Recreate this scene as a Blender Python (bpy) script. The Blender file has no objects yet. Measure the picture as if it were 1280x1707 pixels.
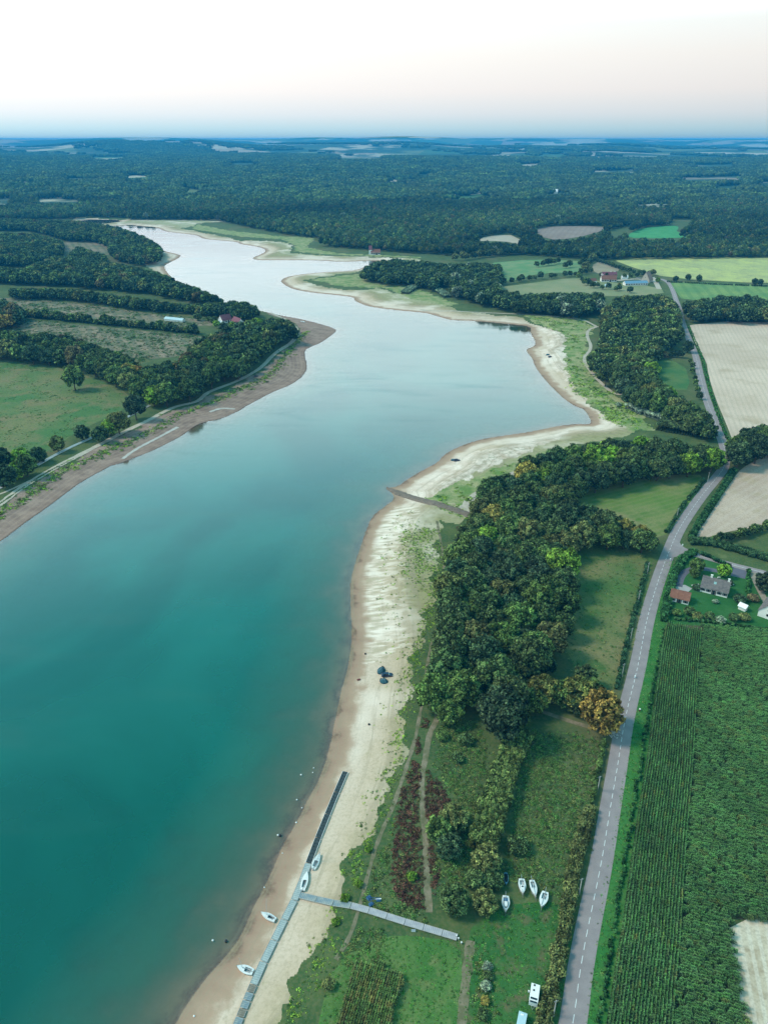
import bpy, math, random
import numpy as np
from mathutils import Vector, Matrix
R = math.radians
sc = bpy.context.scene

# ---------------------------------------------------------------- camera, sky, sun, exposure
CAM_H, FPX, PITCH = 190.0, 1225.0, 26.9          # metres above the lake, focal length in photo pixels (1280x1707), degrees down
cam_d = bpy.data.cameras.new('camera'); cam = bpy.data.objects.new('camera', cam_d)
sc.collection.objects.link(cam); sc.camera = cam
cam.location = (0, 0, CAM_H); cam.rotation_euler = (R(90-PITCH), 0, 0)
cam_d.sensor_fit = 'VERTICAL'; cam_d.sensor_height = 24.0; cam_d.lens = FPX/1707*24.0
cam_d.clip_start = 1.0; cam_d.clip_end = 60000

SUN_EL, SUN_AZ = 16.0, -85.0                     # elevation, azimuth from +Y (the view direction), negative = left
w = bpy.data.worlds.new('World'); sc.world = w; w.use_nodes = True
nt = w.node_tree; nt.nodes.clear()
out = nt.nodes.new('ShaderNodeOutputWorld')
sky = nt.nodes.new('ShaderNodeTexSky'); sky.sky_type = 'NISHITA'; sky.sun_disc = False
sky.sun_elevation = R(SUN_EL); sky.sun_rotation = R(SUN_AZ); sky.air_density = 1.0; sky.dust_density = 2.0
b1 = nt.nodes.new('ShaderNodeBackground'); b1.inputs['Strength'].default_value = 0.02
nt.links.new(sky.outputs[0], b1.inputs['Color'])
tc = nt.nodes.new('ShaderNodeTexCoord'); sep = nt.nodes.new('ShaderNodeSeparateXYZ')
nt.links.new(tc.outputs['Generated'], sep.inputs[0])
ramp = nt.nodes.new('ShaderNodeValToRGB'); nt.links.new(sep.outputs['Z'], ramp.inputs[0])
el = ramp.color_ramp.elements
el[0].position = 0.0; el[0].color = (.34, .58, .72, 1)
el[1].position = 1.0; el[1].color = (.14, .48, .60, 1)
for p, c in ((.010, (.50, .74, .83)), (.026, (.76, .84, .89)), (.05, (.96, .93, .92)), (.085, (1.05, 1.02, .98)), (.115, (1.08, 1.12, 1.09)), (.14, (1.5, 1.62, 1.6)), (.20, (1.5, 1.75, 1.75)), (.29, (1.6, 2.05, 2.1)), (.41, (.70, 1.40, 1.62)), (.56, (.16, .86, 1.04)), (.72, (.06, .56, .70))): e = el.new(p); e.color = (*c, 1)
rx = nt.nodes.new('ShaderNodeMapRange'); rx.inputs['From Min'].default_value = -.65; rx.inputs['From Max'].default_value = .65
rx.inputs['To Min'].default_value = 1.30; rx.inputs['To Max'].default_value = .82
nt.links.new(sep.outputs['X'], rx.inputs['Value'])
b2 = nt.nodes.new('ShaderNodeBackground'); nt.links.new(ramp.outputs[0], b2.inputs['Color']); nt.links.new(rx.outputs[0], b2.inputs['Strength'])
ad = nt.nodes.new('ShaderNodeAddShader'); nt.links.new(b1.outputs[0], ad.inputs[0]); nt.links.new(b2.outputs[0], ad.inputs[1])
nt.links.new(ad.outputs[0], out.inputs['Surface'])

sl = bpy.data.lights.new('sun', 'SUN'); sl.energy = 3.4; sl.angle = R(14); sl.color = (1, .86, .72)
so = bpy.data.objects.new('sun', sl); sc.collection.objects.link(so)
so.rotation_euler = (Vector((math.sin(R(SUN_AZ))*math.cos(R(48)), math.cos(R(SUN_AZ))*math.cos(R(48)), math.sin(R(48))))).to_track_quat('Z', 'Y').to_euler()
sc.view_settings.view_transform = 'Standard'; sc.view_settings.look = 'None'
sc.view_settings.exposure = -0.15; sc.view_settings.gamma = 1.0
sc.cycles.use_denoising = True
sc.cycles.max_bounces = 5; sc.cycles.diffuse_bounces = 2; sc.cycles.glossy_bounces = 2; sc.cycles.transparent_max_bounces = 6
sc.cycles.volume_bounces = 0; sc.cycles.use_adaptive_sampling = True; sc.cycles.adaptive_threshold = 0.02

# ---------------------------------------------------------------- pixel <-> world
cp, sp = math.cos(R(PITCH)), math.sin(R(PITCH))
def rays(px, py):
    a = (np.asarray(px, float)-640)/FPX; b = (853.5-np.asarray(py, float))/FPX
    return a, cp+b*sp, -sp+b*cp
def toworld(px, py, z=0.0):
    x, y, zz = rays(px, py); t = (z-CAM_H)/zz
    return x*t, y*t
def topix(x, y, z):
    dz = np.asarray(z, float)-CAM_H; d = y*cp-dz*sp; d = np.where(np.abs(d) < 1e-3, 1e-3, d)
    return 640+FPX*x/d, 853.5-FPX*(y*sp+dz*cp)/d, d
def inpoly(x, y, poly):
    x = np.asarray(x, float); y = np.asarray(y, float); r = np.zeros(x.shape, bool); n = len(poly)
    for i in range(n):
        x1, y1 = poly[i]; x2, y2 = poly[(i+1) % n]
        if y1 == y2: continue
        r ^= ((y1 > y) != (y2 > y)) & (x < (x2-x1)*(y-y1)/(y2-y1)+x1)
    return r
def inany(x, y, polys):
    r = np.zeros(np.shape(x), bool)
    for p in polys: r |= inpoly(x, y, p)
    return r
def chaikin(p, n=1, closed=True):
    p = np.array(p, float)
    for _ in range(n):
        q = np.roll(p, -1, 0) if closed else p[1:]
        a = p if closed else p[:-1]
        m = np.empty((2*len(a), 2)); m[0::2] = a*.75+q*.25; m[1::2] = a*.25+q*.75
        p = m if closed else np.vstack([p[:1], m, p[-1:]])
    return p

LAKE_PX = [(292,1707),(311,1674),(342,1631),(374,1596),(401,1561),(421,1514),(440,1479),(460,1436),(471,1408),(493,1373),(514,1330),(530,1303),(546,1260),(561,1187),
 (568,1152),(579,1115),(585,1077),(586,1040),(583,1002),(584,965),(594,930),(613,874),(625,855),(640,845),(658,831),(652,822),(645,813),(662,811),(682,796),(707,782),
 (730,770),(736,761),(750,751),(770,742),(790,735),(815,729),(852,724),(890,718),(927,710),(960,706),(985,707),(982,697),(972,682),(960,679),(942,668),(925,652),
 (915,642),(902,627),(890,610),(886,597),(876,586),(877,581),(890,577),(892,570),(883,556),(884,544),(852,541),(815,537),(780,535),(752,534),(740,531),(727,527),
 (710,522),(690,520),(665,518),(640,515),(620,512),(607,509),(589,501),(591,496),(560,492),(527,489),(495,484),(480,479),(470,472),(467,469),(475,462),(495,458),
 (532,454),(570,452),(595,450),(612,443),(640,439),(650,436),(620,434.5),(570,437),(532,434),(470,434),(427,434),(419,430),(432,425),(442,420),(442,416),(432,412),
 (415,409),(400,407),(395,403),(357,400),(337,398),(330,393),(320,391),(300,389),(275,386),(267,382),(260,379),(232,377),(220,375),(200,376),(180,377.5),(195,382),
 (207,387),(215,392),(235,398),(255,404),(268,412),(272,418),(300,424),(303,427),(292,434),(275,442),(275,447),(282,457),(290,464),(300,475),(320,487),(350,495),(385,508),
 (420,514),(440,519),(470,526),(500,531),(532,539),(555,546),(563,551),(552,560),(535,572),(517,579),(509,584),(509,595),(513,609),(511,620),(500,632),(485,642),
 (462,651),(445,659),(425,670),(407,679),(405,682),(385,692),(367,699),(337,705),(324,712),(312,721),(300,729),(262,749),(225,764),(195,775),(187,776),(162,790),
 (135,805),(112,822),(82,845),(50,867),(25,886),(7,900),(-60,945),(-200,1030),(-520,1250),(-640,1600),(-500,2000),(0,2150),(120,1950),(230,1800)]
lk = np.array(toworld(*np.array(LAKE_PX).T, 0.0)).T
LAKE = chaikin(lk, 1)
POND = np.array(toworld(*np.array([(122,370),(150,366),(197,367),(200,369.5),(172,373),(140,374.5)]).T, 0.0)).T
def sdist(x, y):
    """signed distance to the shoreline: positive on land, negative in the lake"""
    x = np.asarray(x, float); y = np.asarray(y, float); d2 = np.full(x.shape, 1e12)
    for P in (LAKE, POND):
        Q = np.roll(P, -1, 0)
        for (ax, ay), (bx, by) in zip(P, Q):
            ex, ey = bx-ax, by-ay; l2 = ex*ex+ey*ey+1e-9
            t = np.clip(((x-ax)*ex+(y-ay)*ey)/l2, 0, 1)
            d2 = np.minimum(d2, (x-ax-t*ex)**2+(y-ay-t*ey)**2)
    ins = inpoly(x, y, LAKE) | inpoly(x, y, POND)
    return np.where(ins, -1, 1)*np.sqrt(d2)
LAND = 3.0
def sstep(t): t = np.clip(t, 0, 1); return t*t*(3-2*t)
def farh(x, y):
    d = np.hypot(x, y); a = np.arctan2(x, y)
    h = 62*sstep((d-2300)/3600)
    h += 9*np.sin(x*.0021+1.3)*np.sin(y*.0015+.4)*sstep((d-2300)/1500)
    r1 = sstep((d-6600)/2600); h += r1*(50+58*np.exp(-((a+.24)/.15)**2)+14*np.sin(a*9+.8)+12*np.sin(a*23+2)+6*np.sin(a*51))
    h -= (60+58*np.exp(-((a+.24)/.15)**2))*sstep((d-10500)/1500)
    r2 = sstep((d-12500)/2500); h += r2*(146+10*np.sin(a*7+2.5)+8*np.sin(a*17+.3)+4*np.sin(a*40))
    return h
def height(x, y, s=None):
    if s is None: s = sdist(x, y)
    near = np.where(s > 0, LAND*sstep(s/26.0*.5+.0)*2, s*.06)
    near = np.where(s > 26, LAND, near); near = np.maximum(near, -7)
    return near+np.where(s > 0, farh(x, y), 0)
def ground(px, py):
    """where the line of sight through a photo pixel meets the land (a point in the scene)"""
    px = np.atleast_1d(np.asarray(px, float)); py = np.atleast_1d(np.asarray(py, float))
    x, y = toworld(px, py, LAND)
    for _ in range(3):
        z = height(x, y); x, y = toworld(px, py, np.minimum(z, CAM_H-30))
    return x, y, height(x, y)
def g1(px, py):
    x, y, z = ground(px, py); return Vector((x[0], y[0], z[0]))
def wpoly(pts, z=LAND): return np.array(toworld(*np.array(pts, float).T, z)).T

# ---------------------------------------------------------------- object helpers
COL = sc.collection
def tag(o, label=None, cat=None, group=None, kind=None):
    if label: o['label'] = label
    if cat: o['category'] = cat
    if group: o['group'] = group
    if kind: o['kind'] = kind
    return o
def empty(name, loc=(0, 0, 0), rz=0, label=None, cat=None, group=None):
    o = bpy.data.objects.new(name, None); COL.objects.link(o); o.location = loc; o.rotation_euler = (0, 0, rz)
    o.empty_display_size = .5
    return tag(o, label, cat, group)
def npmesh(name, verts, faces, mats, midx=None, attrs=None, smooth=False):
    """verts (n,3); faces (m,k) array"""
    me = bpy.data.meshes.new(name); verts = np.asarray(verts, np.float32); faces = np.asarray(faces, np.int32)
    m, k = faces.shape
    me.vertices.add(len(verts)); me.vertices.foreach_set('co', verts.ravel())
    me.loops.add(m*k); me.loops.foreach_set('vertex_index', faces.ravel())
    me.polygons.add(m); me.polygons.foreach_set('loop_start', np.arange(0, m*k, k, dtype=np.int32))
    try: me.polygons.foreach_set('loop_total', np.full(m, k, np.int32))
    except Exception: pass
    for q in (mats if isinstance(mats, (list, tuple)) else [mats]): me.materials.append(q)
    if midx is not None: me.polygons.foreach_set('material_index', np.asarray(midx, np.int32))
    me.polygons.foreach_set('use_smooth', np.full(m, smooth))
    for an, (dom, vals) in (attrs or {}).items():
        a = me.attributes.new(an, 'FLOAT', dom); a.data.foreach_set('value', np.asarray(vals, np.float32))
    me.update(calc_edges=True); me.validate()
    return me
def link(name, me, parent=None, loc=None):
    o = bpy.data.objects.new(name, me); COL.objects.link(o)
    if parent: o.parent = parent
    if loc is not None: o.location = loc
    return o
class MB:
    def __init__(s): s.v = []; s.f = []; s.m = []
    def add(s, vs, fs, mi=0):
        b = len(s.v); s.v += [tuple(v) for v in vs]; s.f += [tuple(i+b for i in f) for f in fs]; s.m += [mi]*len(fs); return s
    def box(s, c, d, rz=0, mi=0, M=None, taper=1.0):
        hx, hy, hz = d[0]/2, d[1]/2, d[2]/2; vs = []
        for k, zz in ((1, -hz), (taper, hz)):
            for xx, yy in ((-hx, -hy), (hx, -hy), (hx, hy), (-hx, hy)):
                p = Vector((xx*k, yy*k, zz)); p = Matrix.Rotation(rz, 3, 'Z') @ p
                if M: p = M @ p
                vs.append(p+Vector(c))
        return s.add(vs, [(3, 2, 1, 0), (4, 5, 6, 7), (0, 1, 5, 4), (1, 2, 6, 5), (2, 3, 7, 6), (3, 0, 4, 7)], mi)
    def tube(s, pts, r, n=8, mi=0, cap=True):
        pts = [Vector(p) for p in pts]; rr = r if isinstance(r, (list, tuple)) else [r]*len(pts); rings = []
        for i, p in enumerate(pts):
            d = (pts[min(i+1, len(pts)-1)]-pts[max(i-1, 0)]).normalized()
            u = d.cross(Vector((0, 0, 1))) if abs(d.z) < .95 else d.cross(Vector((1, 0, 0))); u.normalize(); v = d.cross(u)
            rings.append([p+(u*math.cos(2*math.pi*k/n)+v*math.sin(2*math.pi*k/n))*rr[i] for k in range(n)])
        vs = [q for g in rings for q in g]; fs = []
        for i in range(len(pts)-1):
            for k in range(n): fs.append((i*n+k, i*n+(k+1) % n, (i+1)*n+(k+1) % n, (i+1)*n+k))
        if cap: fs += [tuple(reversed(range(n))), tuple(range((len(pts)-1)*n, len(pts)*n))]
        return s.add(vs, fs, mi)
    def lathe(s, prof, n=14, c=(0, 0, 0), mi=0, sx=1, sy=1):
        vs = []; fs = []
        for r, z in prof:
            for k in range(n): vs.append((c[0]+sx*r*math.cos(2*math.pi*k/n), c[1]+sy*r*math.sin(2*math.pi*k/n), c[2]+z))
        for i in range(len(prof)-1):
            for k in range(n): fs.append((i*n+k, i*n+(k+1) % n, (i+1)*n+(k+1) % n, (i+1)*n+k))
        fs += [tuple(reversed(range(n))), tuple(range((len(prof)-1)*n, len(prof)*n))]
        return s.add(vs, fs, mi)
    def prism(s, poly, z0, z1, mi=0):
        n = len(poly); vs = [(x, y, z0) for x, y in poly]+[(x, y, z1) for x, y in poly]
        fs = [tuple(reversed(range(n))), tuple(range(n, 2*n))]+[(i, (i+1) % n, n+(i+1) % n, n+i) for i in range(n)]
        return s.add(vs, fs, mi)
    def mesh(s, name, mats, smooth=False):
        me = bpy.data.meshes.new(name); me.from_pydata(s.v, [], s.f)
        for q in (mats if isinstance(mats, (list, tuple)) else [mats]): me.materials.append(q)
        me.polygons.foreach_set('material_index', s.m); me.polygons.foreach_set('use_smooth', [smooth]*len(s.f)); me.update()
        return me
    def build(s, name, mats, parent=None, smooth=False, loc=None): return link(name, s.mesh(name, mats, smooth), parent, loc)

# ---------------------------------------------------------------- materials
class NT:
    def __init__(s, name):
        s.m = bpy.data.materials.new(name); s.m.use_nodes = True; s.t = s.m.node_tree; s.t.nodes.clear()
        s.out = s.n('ShaderNodeOutputMaterial'); s._o = None
    def n(s, ty, **kw):
        q = s.t.nodes.new(ty)
        for k, v in kw.items():
            if hasattr(q, k): setattr(q, k, v)
        return q
    def L(s, a, b): s.t.links.new(a, b)
    def set(s, sock, v):
        if isinstance(v, bpy.types.NodeSocket): s.L(v, sock)
        elif isinstance(v, (tuple, list)) and len(v) == 3 and sock.type == 'RGBA': sock.default_value = (*v, 1)
        else: sock.default_value = v
    def obj(s):
        if s._o is None: s._o = s.n('ShaderNodeTexCoord').outputs['Object']
        return s._o
    def noise(s, scale, detail=4, rough=.55, vec=None, dist=0):
        q = s.n('ShaderNodeTexNoise'); q.inputs['Scale'].default_value = scale; q.inputs['Detail'].default_value = detail
        q.inputs['Roughness'].default_value = rough; q.inputs['Distortion'].default_value = dist
        s.L(vec if vec is not None else s.obj(), q.inputs['Vector']); return q.outputs['Fac']
    def math(s, op, a, b=0, c=0):
        q = s.n('ShaderNodeMath', operation=op); s.set(q.inputs[0], a); s.set(q.inputs[1], b)
        if op in ('MULTIPLY_ADD',): s.set(q.inputs[2], c)
        return q.outputs[0]
    def rng(s, v, a, b, c=0., d=1., smooth=False):
        q = s.n('ShaderNodeMapRange'); q.clamp = True
        if smooth: q.interpolation_type = 'SMOOTHSTEP'
        s.set(q.inputs['Value'], v)
        for k, x in (('From Min', a), ('From Max', b), ('To Min', c), ('To Max', d)): s.set(q.inputs[k], x)
        return q.outputs[0]
    def mix(s, f, a, b, op='MIX'):
        q = s.n('ShaderNodeMix', data_type='RGBA', blend_type=op); s.set(q.inputs[0], f); s.set(q.inputs[6], a); s.set(q.inputs[7], b)
        return q.outputs[2]
    def attr(s, name, ty='GEOMETRY', out='Fac'):
        q = s.n('ShaderNodeAttribute', attribute_type=ty, attribute_name=name); return q.outputs[out]
    def mapping(s, rot=0, scl=(1, 1, 1)):
        q = s.n('ShaderNodeMapping'); q.inputs['Rotation'].default_value = (0, 0, rot); q.inputs['Scale'].default_value = scl
        s.L(s.obj(), q.inputs['Vector']); return q.outputs[0]
    def stripes(s, rot, spacing, dist=1.5, dscale=.15):
        q = s.n('ShaderNodeTexWave', wave_type='BANDS', bands_direction='X'); q.inputs['Scale'].default_value = .314/spacing
        q.inputs['Distortion'].default_value = dist; q.inputs['Detail'].default_value = 2; q.inputs['Detail Scale'].default_value = dscale
        s.L(s.mapping(rot), q.inputs['Vector']); return q.outputs['Fac']
    def bsdf(s, col, rough=.9, spec=.2, metal=0, bump=None, bstr=.3, bdist=.1):
        q = s.n('ShaderNodeBsdfPrincipled'); s.set(q.inputs['Base Color'], col); s.set(q.inputs['Roughness'], rough)
        q.inputs['Specular IOR Level'].default_value = spec; q.inputs['Metallic'].default_value = metal
        if bump is not None:
            b = s.n('ShaderNodeBump'); b.inputs['Strength'].default_value = bstr; b.inputs['Distance'].default_value = bdist
            s.L(bump, b.inputs['Height']); s.L(b.outputs[0], q.inputs['Normal'])
        s.L(q.outputs[0], s.out.inputs['Surface']); return s.m
def simple(name, col, rough=.6, var=.25, scale=3., spec=.3, metal=0, col2=None):
    t = NT(name); f = t.rng(t.noise(scale, 5), .3, .7); c2 = col2 or tuple(c*(1-var) for c in col)
    return t.bsdf(t.mix(f, c2, col), rough, spec, metal)
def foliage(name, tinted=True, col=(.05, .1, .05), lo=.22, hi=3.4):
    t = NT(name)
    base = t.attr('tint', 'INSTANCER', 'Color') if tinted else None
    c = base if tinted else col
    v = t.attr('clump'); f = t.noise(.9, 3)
    k = t.math('MULTIPLY', t.rng(t.math('POWER', v, 1.7), 0, 1, lo, hi), t.rng(f, .3, .7, .75, 1.3))  # random leaf tone, spread wide to add canopy highlights and dark gaps
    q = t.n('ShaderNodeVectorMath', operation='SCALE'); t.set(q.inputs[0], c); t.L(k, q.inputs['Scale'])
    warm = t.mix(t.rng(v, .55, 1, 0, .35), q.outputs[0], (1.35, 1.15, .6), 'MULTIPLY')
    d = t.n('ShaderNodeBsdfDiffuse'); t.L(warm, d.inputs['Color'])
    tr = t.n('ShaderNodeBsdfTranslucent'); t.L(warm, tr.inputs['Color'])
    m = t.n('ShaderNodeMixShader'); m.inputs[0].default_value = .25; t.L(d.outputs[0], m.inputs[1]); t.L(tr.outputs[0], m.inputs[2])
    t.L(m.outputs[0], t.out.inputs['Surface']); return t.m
M = {}
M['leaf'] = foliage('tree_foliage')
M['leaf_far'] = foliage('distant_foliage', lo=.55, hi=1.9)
M['bark'] = simple('bark', (.11, .085, .06), .95, .5, 4)
M['white_paint'] = simple('white_gelcoat', (.80, .81, .80), .35, .06, 2)
M['render_wall'] = simple('white_render_wall', (.74, .74, .70), .85, .1, 1.2)
M['dark_glass'] = simple('dark_window_glass', (.02, .03, .04), .15, .2, 1, .6)
M['steel'] = simple('galvanised_steel', (.42, .44, .46), .45, .2, 6, .5, .6)
M['dark_plastic'] = simple('black_plastic', (.02, .022, .026), .6, .2, 5)
M['rubber'] = simple('tyre_rubber', (.02, .02, .02), .9, .2, 5)
M['pale_wood'] = simple('weathered_pole_wood', (.46, .44, .40), .85, .25, 2)

# ---------------------------------------------------------------- ground and water
BARE_R = [(-100,2200),(380,1850),(452,1707),(499,1619),(530,1557),(553,1514),(577,1455),(612,1389),(631,1350),(655,1300),(668,1260),(674,1210),(682,1152),(690,1112),(702,1059),
 (716,1010),(726,965),(728,902),(735,868),(770,868),(797,862),(800,832),(865,777),(915,752),(975,742),(1015,730),(1050,728),(1060,715),(1022,697),(985,672),(962,650),
 (945,620),(940,582),(945,560),(915,545),(865,529),(790,521),(765,518),(740,507),(700,495),(655,488),(630,480),(600,484),(545,480),(505,467),(560,458),(600,453),(595,445),(450,446),(425,475),(480,505),
 (600,545),(590,620),(480,760),(300,1000),(200,1400),(60,1900)]
BARE_N = [(100,376),(130,362),(230,366),(320,366),(420,362),(430,365),(330,372),(322,377),(300,381),(320,384),(360,392),(400,400),(470,403),(487,409),(483,422),(540,426),
 (700,431),(700,452),(595,450),(400,436),(380,410),(300,392),(180,385)]
SPIT_L = [(238,438),(262,424),(275,416),(320,420),(310,440),(285,462),(262,452),(248,446)]
GREEN = [[(322,378),(330,374),(380,384),(460,393),(525,397),(510,412),(560,422),(700,428),(700,430),(540,424),(490,419),(492,409),(470,399),(400,394),(360,388),(322,382)],
 [(520,466),(570,459),(610,456),(650,464),(720,490),(765,508),(740,509),(690,499),(640,480),(600,479),(555,475)],
 [(870,525),(960,528),(990,545),(975,575),(1000,640),(1030,665),(1065,680),(1085,715),(1050,718),(1010,694),(985,672),(962,650),(945,620),(940,582),(945,560),(915,545)],
 [(725,822),(770,802),(815,785),(885,762),(930,745),(940,750),(865,777),(800,832),(770,845),(735,836),(705,825)]]
BARE_L = [(-250,1120),(-110,905),(0,845),(65,799),(140,759),(217,719),(272,691),(320,676),(345,664),(395,642),(440,616),(472,585),(494,566),(500,545),(475,531),(440,516),
 (500,526),(580,545),(570,580),(530,640),(420,700),(330,730),(200,795),(50,900),(-60,970),(-200,1130)]
FURROW = [(590,845),(700,840),(728,880),(712,1000),(700,1080),(590,1100),(575,1000)]
PALE = [(640,815),(730,765),(960,712),(1030,700),(1010,690),(970,655),(900,585),(920,560),(880,540),(940,545),(950,580),(955,620),(1000,690),(900,745),(790,790),(740,830),(690,835)]

az = np.concatenate([np.linspace(-75, -31, 45)[:-1], np.linspace(-31, 31, 741), np.linspace(31, 75, 45)[1:]])
dd = [25.0]
while dd[-1] < 30000:
    d = dd[-1]; dd.append(d*(1.03 if d < 95 else 1.0045 if d < 900 else 1.006 if d < 3000 else 1.012))
dd = np.array(dd); A, D = np.meshgrid(np.radians(az), dd); X = (D*np.tan(np.clip(A, -1.35, 1.35))).ravel(); Y = D.ravel()
near = Y < 4200; S = np.full(X.shape, 400.0); S[near] = sdist(X[near], Y[near])
Z = height(X, Y, S); jx = 1.6*np.sin(Y*.19+X*.05)+1.1*np.sin(Y*.43-X*.11+1)+.6*np.sin(Y*.9+X*.7); jy = 2.2*np.sin(X*.17+Y*.04)+1.4*np.sin(X*.41+Y*.13+2)+.7*np.sin(X*.8-Y*.6)
PX, PY, _ = topix(X+jx, Y+jy, np.full_like(X, LAND))
na, nd = len(az), len(dd)
ii = (np.arange(nd-1)[:, None]*na+np.arange(na-1)[None]).ravel()
F = np.stack([ii, ii+1, ii+na+1, ii+na], 1)
wet = S < 1.2
A_ = {'sd': ('POINT', np.clip(S, -50, 200)), 'bare': ('POINT', inany(PX, PY, [BARE_R, BARE_N, SPIT_L]) | (S < 0)), 'brown': ('POINT', inpoly(PX, PY, BARE_L)),
      'green': ('POINT', inany(PX, PY, GREEN)), 'furrow': ('POINT', inpoly(PX, PY, FURROW)), 'pale': ('POINT', inpoly(PX, PY, PALE)), 'far': ('POINT', sstep((np.hypot(X, Y)-2300)/300))}
fd = np.array(toworld([600, 700], [985, 1010], LAND)); FUR_ROT = math.atan2(fd[1][1]-fd[1][0], fd[0][1]-fd[0][0])

t = NT('shore_and_land')
n_big = t.noise(.018, 4); n_mid = t.noise(.12, 5); n_fine = t.noise(1.1, 5, .65); n_grain = t.noise(4.5, 3, .7)
sdr = t.attr('sd'); sdn = t.math('ADD', sdr, t.rng(n_mid, .25, .75, -3.5, 3.5))
r = t.n('ShaderNodeValToRGB'); t.L(t.rng(sdn, -4, 60), r.inputs[0]); e = r.color_ramp.elements
stops = [(0, (.30, .24, .15)), (.06, (.17, .11, .08)), (.09, (.33, .21, .15)), (.16, (.40, .28, .20)), (.21, (.60, .49, .39)), (.36, (.50, .40, .29)), (.46, (.37, .31, .19)), (.56, (.30, .28, .14)), (1, (.36, .37, .22))]
e[0].position = 0; e[0].color = (*stops[0][1], 1); e[1].position = 1; e[1].color = (*stops[-1][1], 1)
for p, c in stops[1:-1]: q = e.new(p); q.color = (*c, 1)
sand = r.outputs[0]
cc = t.n('ShaderNodeCombineXYZ'); t.L(t.math('MULTIPLY', sdr, .42), cc.inputs[0]); t.L(t.math('MULTIPLY', n_big, 3.0), cc.inputs[1]); t.L(t.math('MULTIPLY', n_mid, .8), cc.inputs[2]); cvr = cc.outputs[0]
pale_col = t.mix(t.rng(n_mid, .35, .65), (.54, .42, .33), (.78, .67, .58))
sand = t.mix(t.math('MULTIPLY', t.attr('pale'), t.rng(sdr, 6, 11)), sand, pale_col)
sand = t.mix(t.math('MULTIPLY', t.rng(n_fine, .45, .7), .5), sand, (.33, .27, .18))
sand = t.mix(t.math('MULTIPLY', t.math('MULTIPLY', t.rng(t.noise(.3, 5, .7), .48, .62), t.rng(sdr, 15, 28)), .55), sand, (.17, .17, .07))
sand = t.mix(t.math('MULTIPLY', t.rng(n_big, .5, .62, 0, .7), t.rng(sdr, 6, 10)), sand, (.74, .64, .55))
fmp = t.n('ShaderNodeMapping'); fmp.inputs['Rotation'].default_value = (0, 0, -FUR_ROT); fmp.inputs['Scale'].default_value = (.016, .42, 1); t.L(t.obj(), fmp.inputs['Vector'])
st = t.noise(1.0, 1.5, .5, fmp.outputs[0], .12)
tl = t.noise(1.0, 4, .6, cvr)
sand = t.mix(t.math('MULTIPLY', t.rng(tl, .52, .62), .5), sand, (.30, .25, .17))
sand = t.mix(t.math('MULTIPLY', t.rng(n_grain, .55, .75), .35), sand, (.20, .16, .11))
fm = t.math('MULTIPLY', t.math('MULTIPLY', t.attr('furrow'), t.rng(sdr, 5, 9)), t.rng(sdr, 31, 13))
sand = t.mix(t.math('MULTIPLY', t.rng(st, .47, .58), t.math('MULTIPLY', fm, t.rng(n_mid, .3, .6, .35, .8))), sand, (.80, .71, .61))
sand = t.mix(t.math('MULTIPLY', t.rng(st, .47, .36), t.math('MULTIPLY', fm, .6)), sand, (.38, .33, .22))
brown = t.mix(t.rng(n_mid, .35, .65), (.20, .135, .11), (.33, .235, .19))
sb = t.n('ShaderNodeTexWave', wave_type='BANDS'); sb.inputs['Scale'].default_value = 1.0; sb.inputs['Distortion'].default_value = 1.2; sb.inputs['Detail'].default_value = 3
cv = t.n('ShaderNodeCombineXYZ'); t.L(t.math('MULTIPLY', sdr, .09), cv.inputs[0]); t.L(t.math('MULTIPLY', n_big, 2.0), cv.inputs[1]); t.L(cv.outputs[0], sb.inputs['Vector'])
brown = t.mix(t.math('MULTIPLY', t.rng(sb.outputs['Fac'], .5, .9), .25), brown, (.40, .30, .23))
brown = t.mix(t.rng(sdr, 2.2, .4), brown, (.10, .07, .055))
brown = t.mix(t.math('MULTIPLY', t.rng(n_fine, .5, .7), .5), brown, (.12, .10, .08))
grass = t.mix(t.rng(n_mid, .35, .65), (.035, .085, .03), (.075, .12, .04))
grass = t.mix(t.math('MULTIPLY', t.rng(n_fine, .42, .7), .6), grass, (.16, .15, .07))
grass = t.mix(t.math('MULTIPLY', t.rng(n_big, .52, .62), .6), grass, (.14, .13, .065))
dry = t.mix(t.rng(n_mid, .36, .60), (.13, .22, .06), (.34, .33, .17))
dry = t.mix(t.math('MULTIPLY', t.rng(n_fine, .45, .65), .6), dry, (.08, .15, .04))
col = t.mix(t.attr('brown'), grass, brown)
edge = t.math('ADD', t.attr('bare'), t.rng(n_mid, .3, .7, -.35, .35))
col = t.mix(t.rng(edge, .4, .6), col, sand)
col = t.mix(t.math('MULTIPLY', t.rng(t.math('ADD', t.attr('green'), t.rng(n_mid, .3, .7, -.4, .4)), .35, .65), t.rng(sdr, 8, 14)), col, dry)
vo = t.n('ShaderNodeTexVoronoi'); vo.inputs['Scale'].default_value = .0019; t.L(t.mapping(.4, (1, .8, 1)), vo.inputs['Vector'])
vs = t.n('ShaderNodeSeparateColor'); t.L(vo.outputs['Color'], vs.inputs[0])
fr = t.n('ShaderNodeValToRGB'); fr.color_ramp.interpolation = 'CONSTANT'; t.L(vs.outputs[0], fr.inputs[0]); e = fr.color_ramp.elements
e[0].position = 0; e[0].color = (.34, .29, .22, 1); e[1].position = .22; e[1].color = (.06, .13, .05, 1)
for p, c in ((.40, (.42, .38, .28)), (.60, (.13, .17, .07)), (.74, (.28, .22, .17)), (.88, (.05, .10, .045))): q = e.new(p); q.color = (*c, 1)
farc = t.mix(t.rng(t.noise(.0016, 5), .48, .54), fr.outputs[0], (.03, .07, .04))
col = t.mix(t.attr('far'), col, farc)
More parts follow.
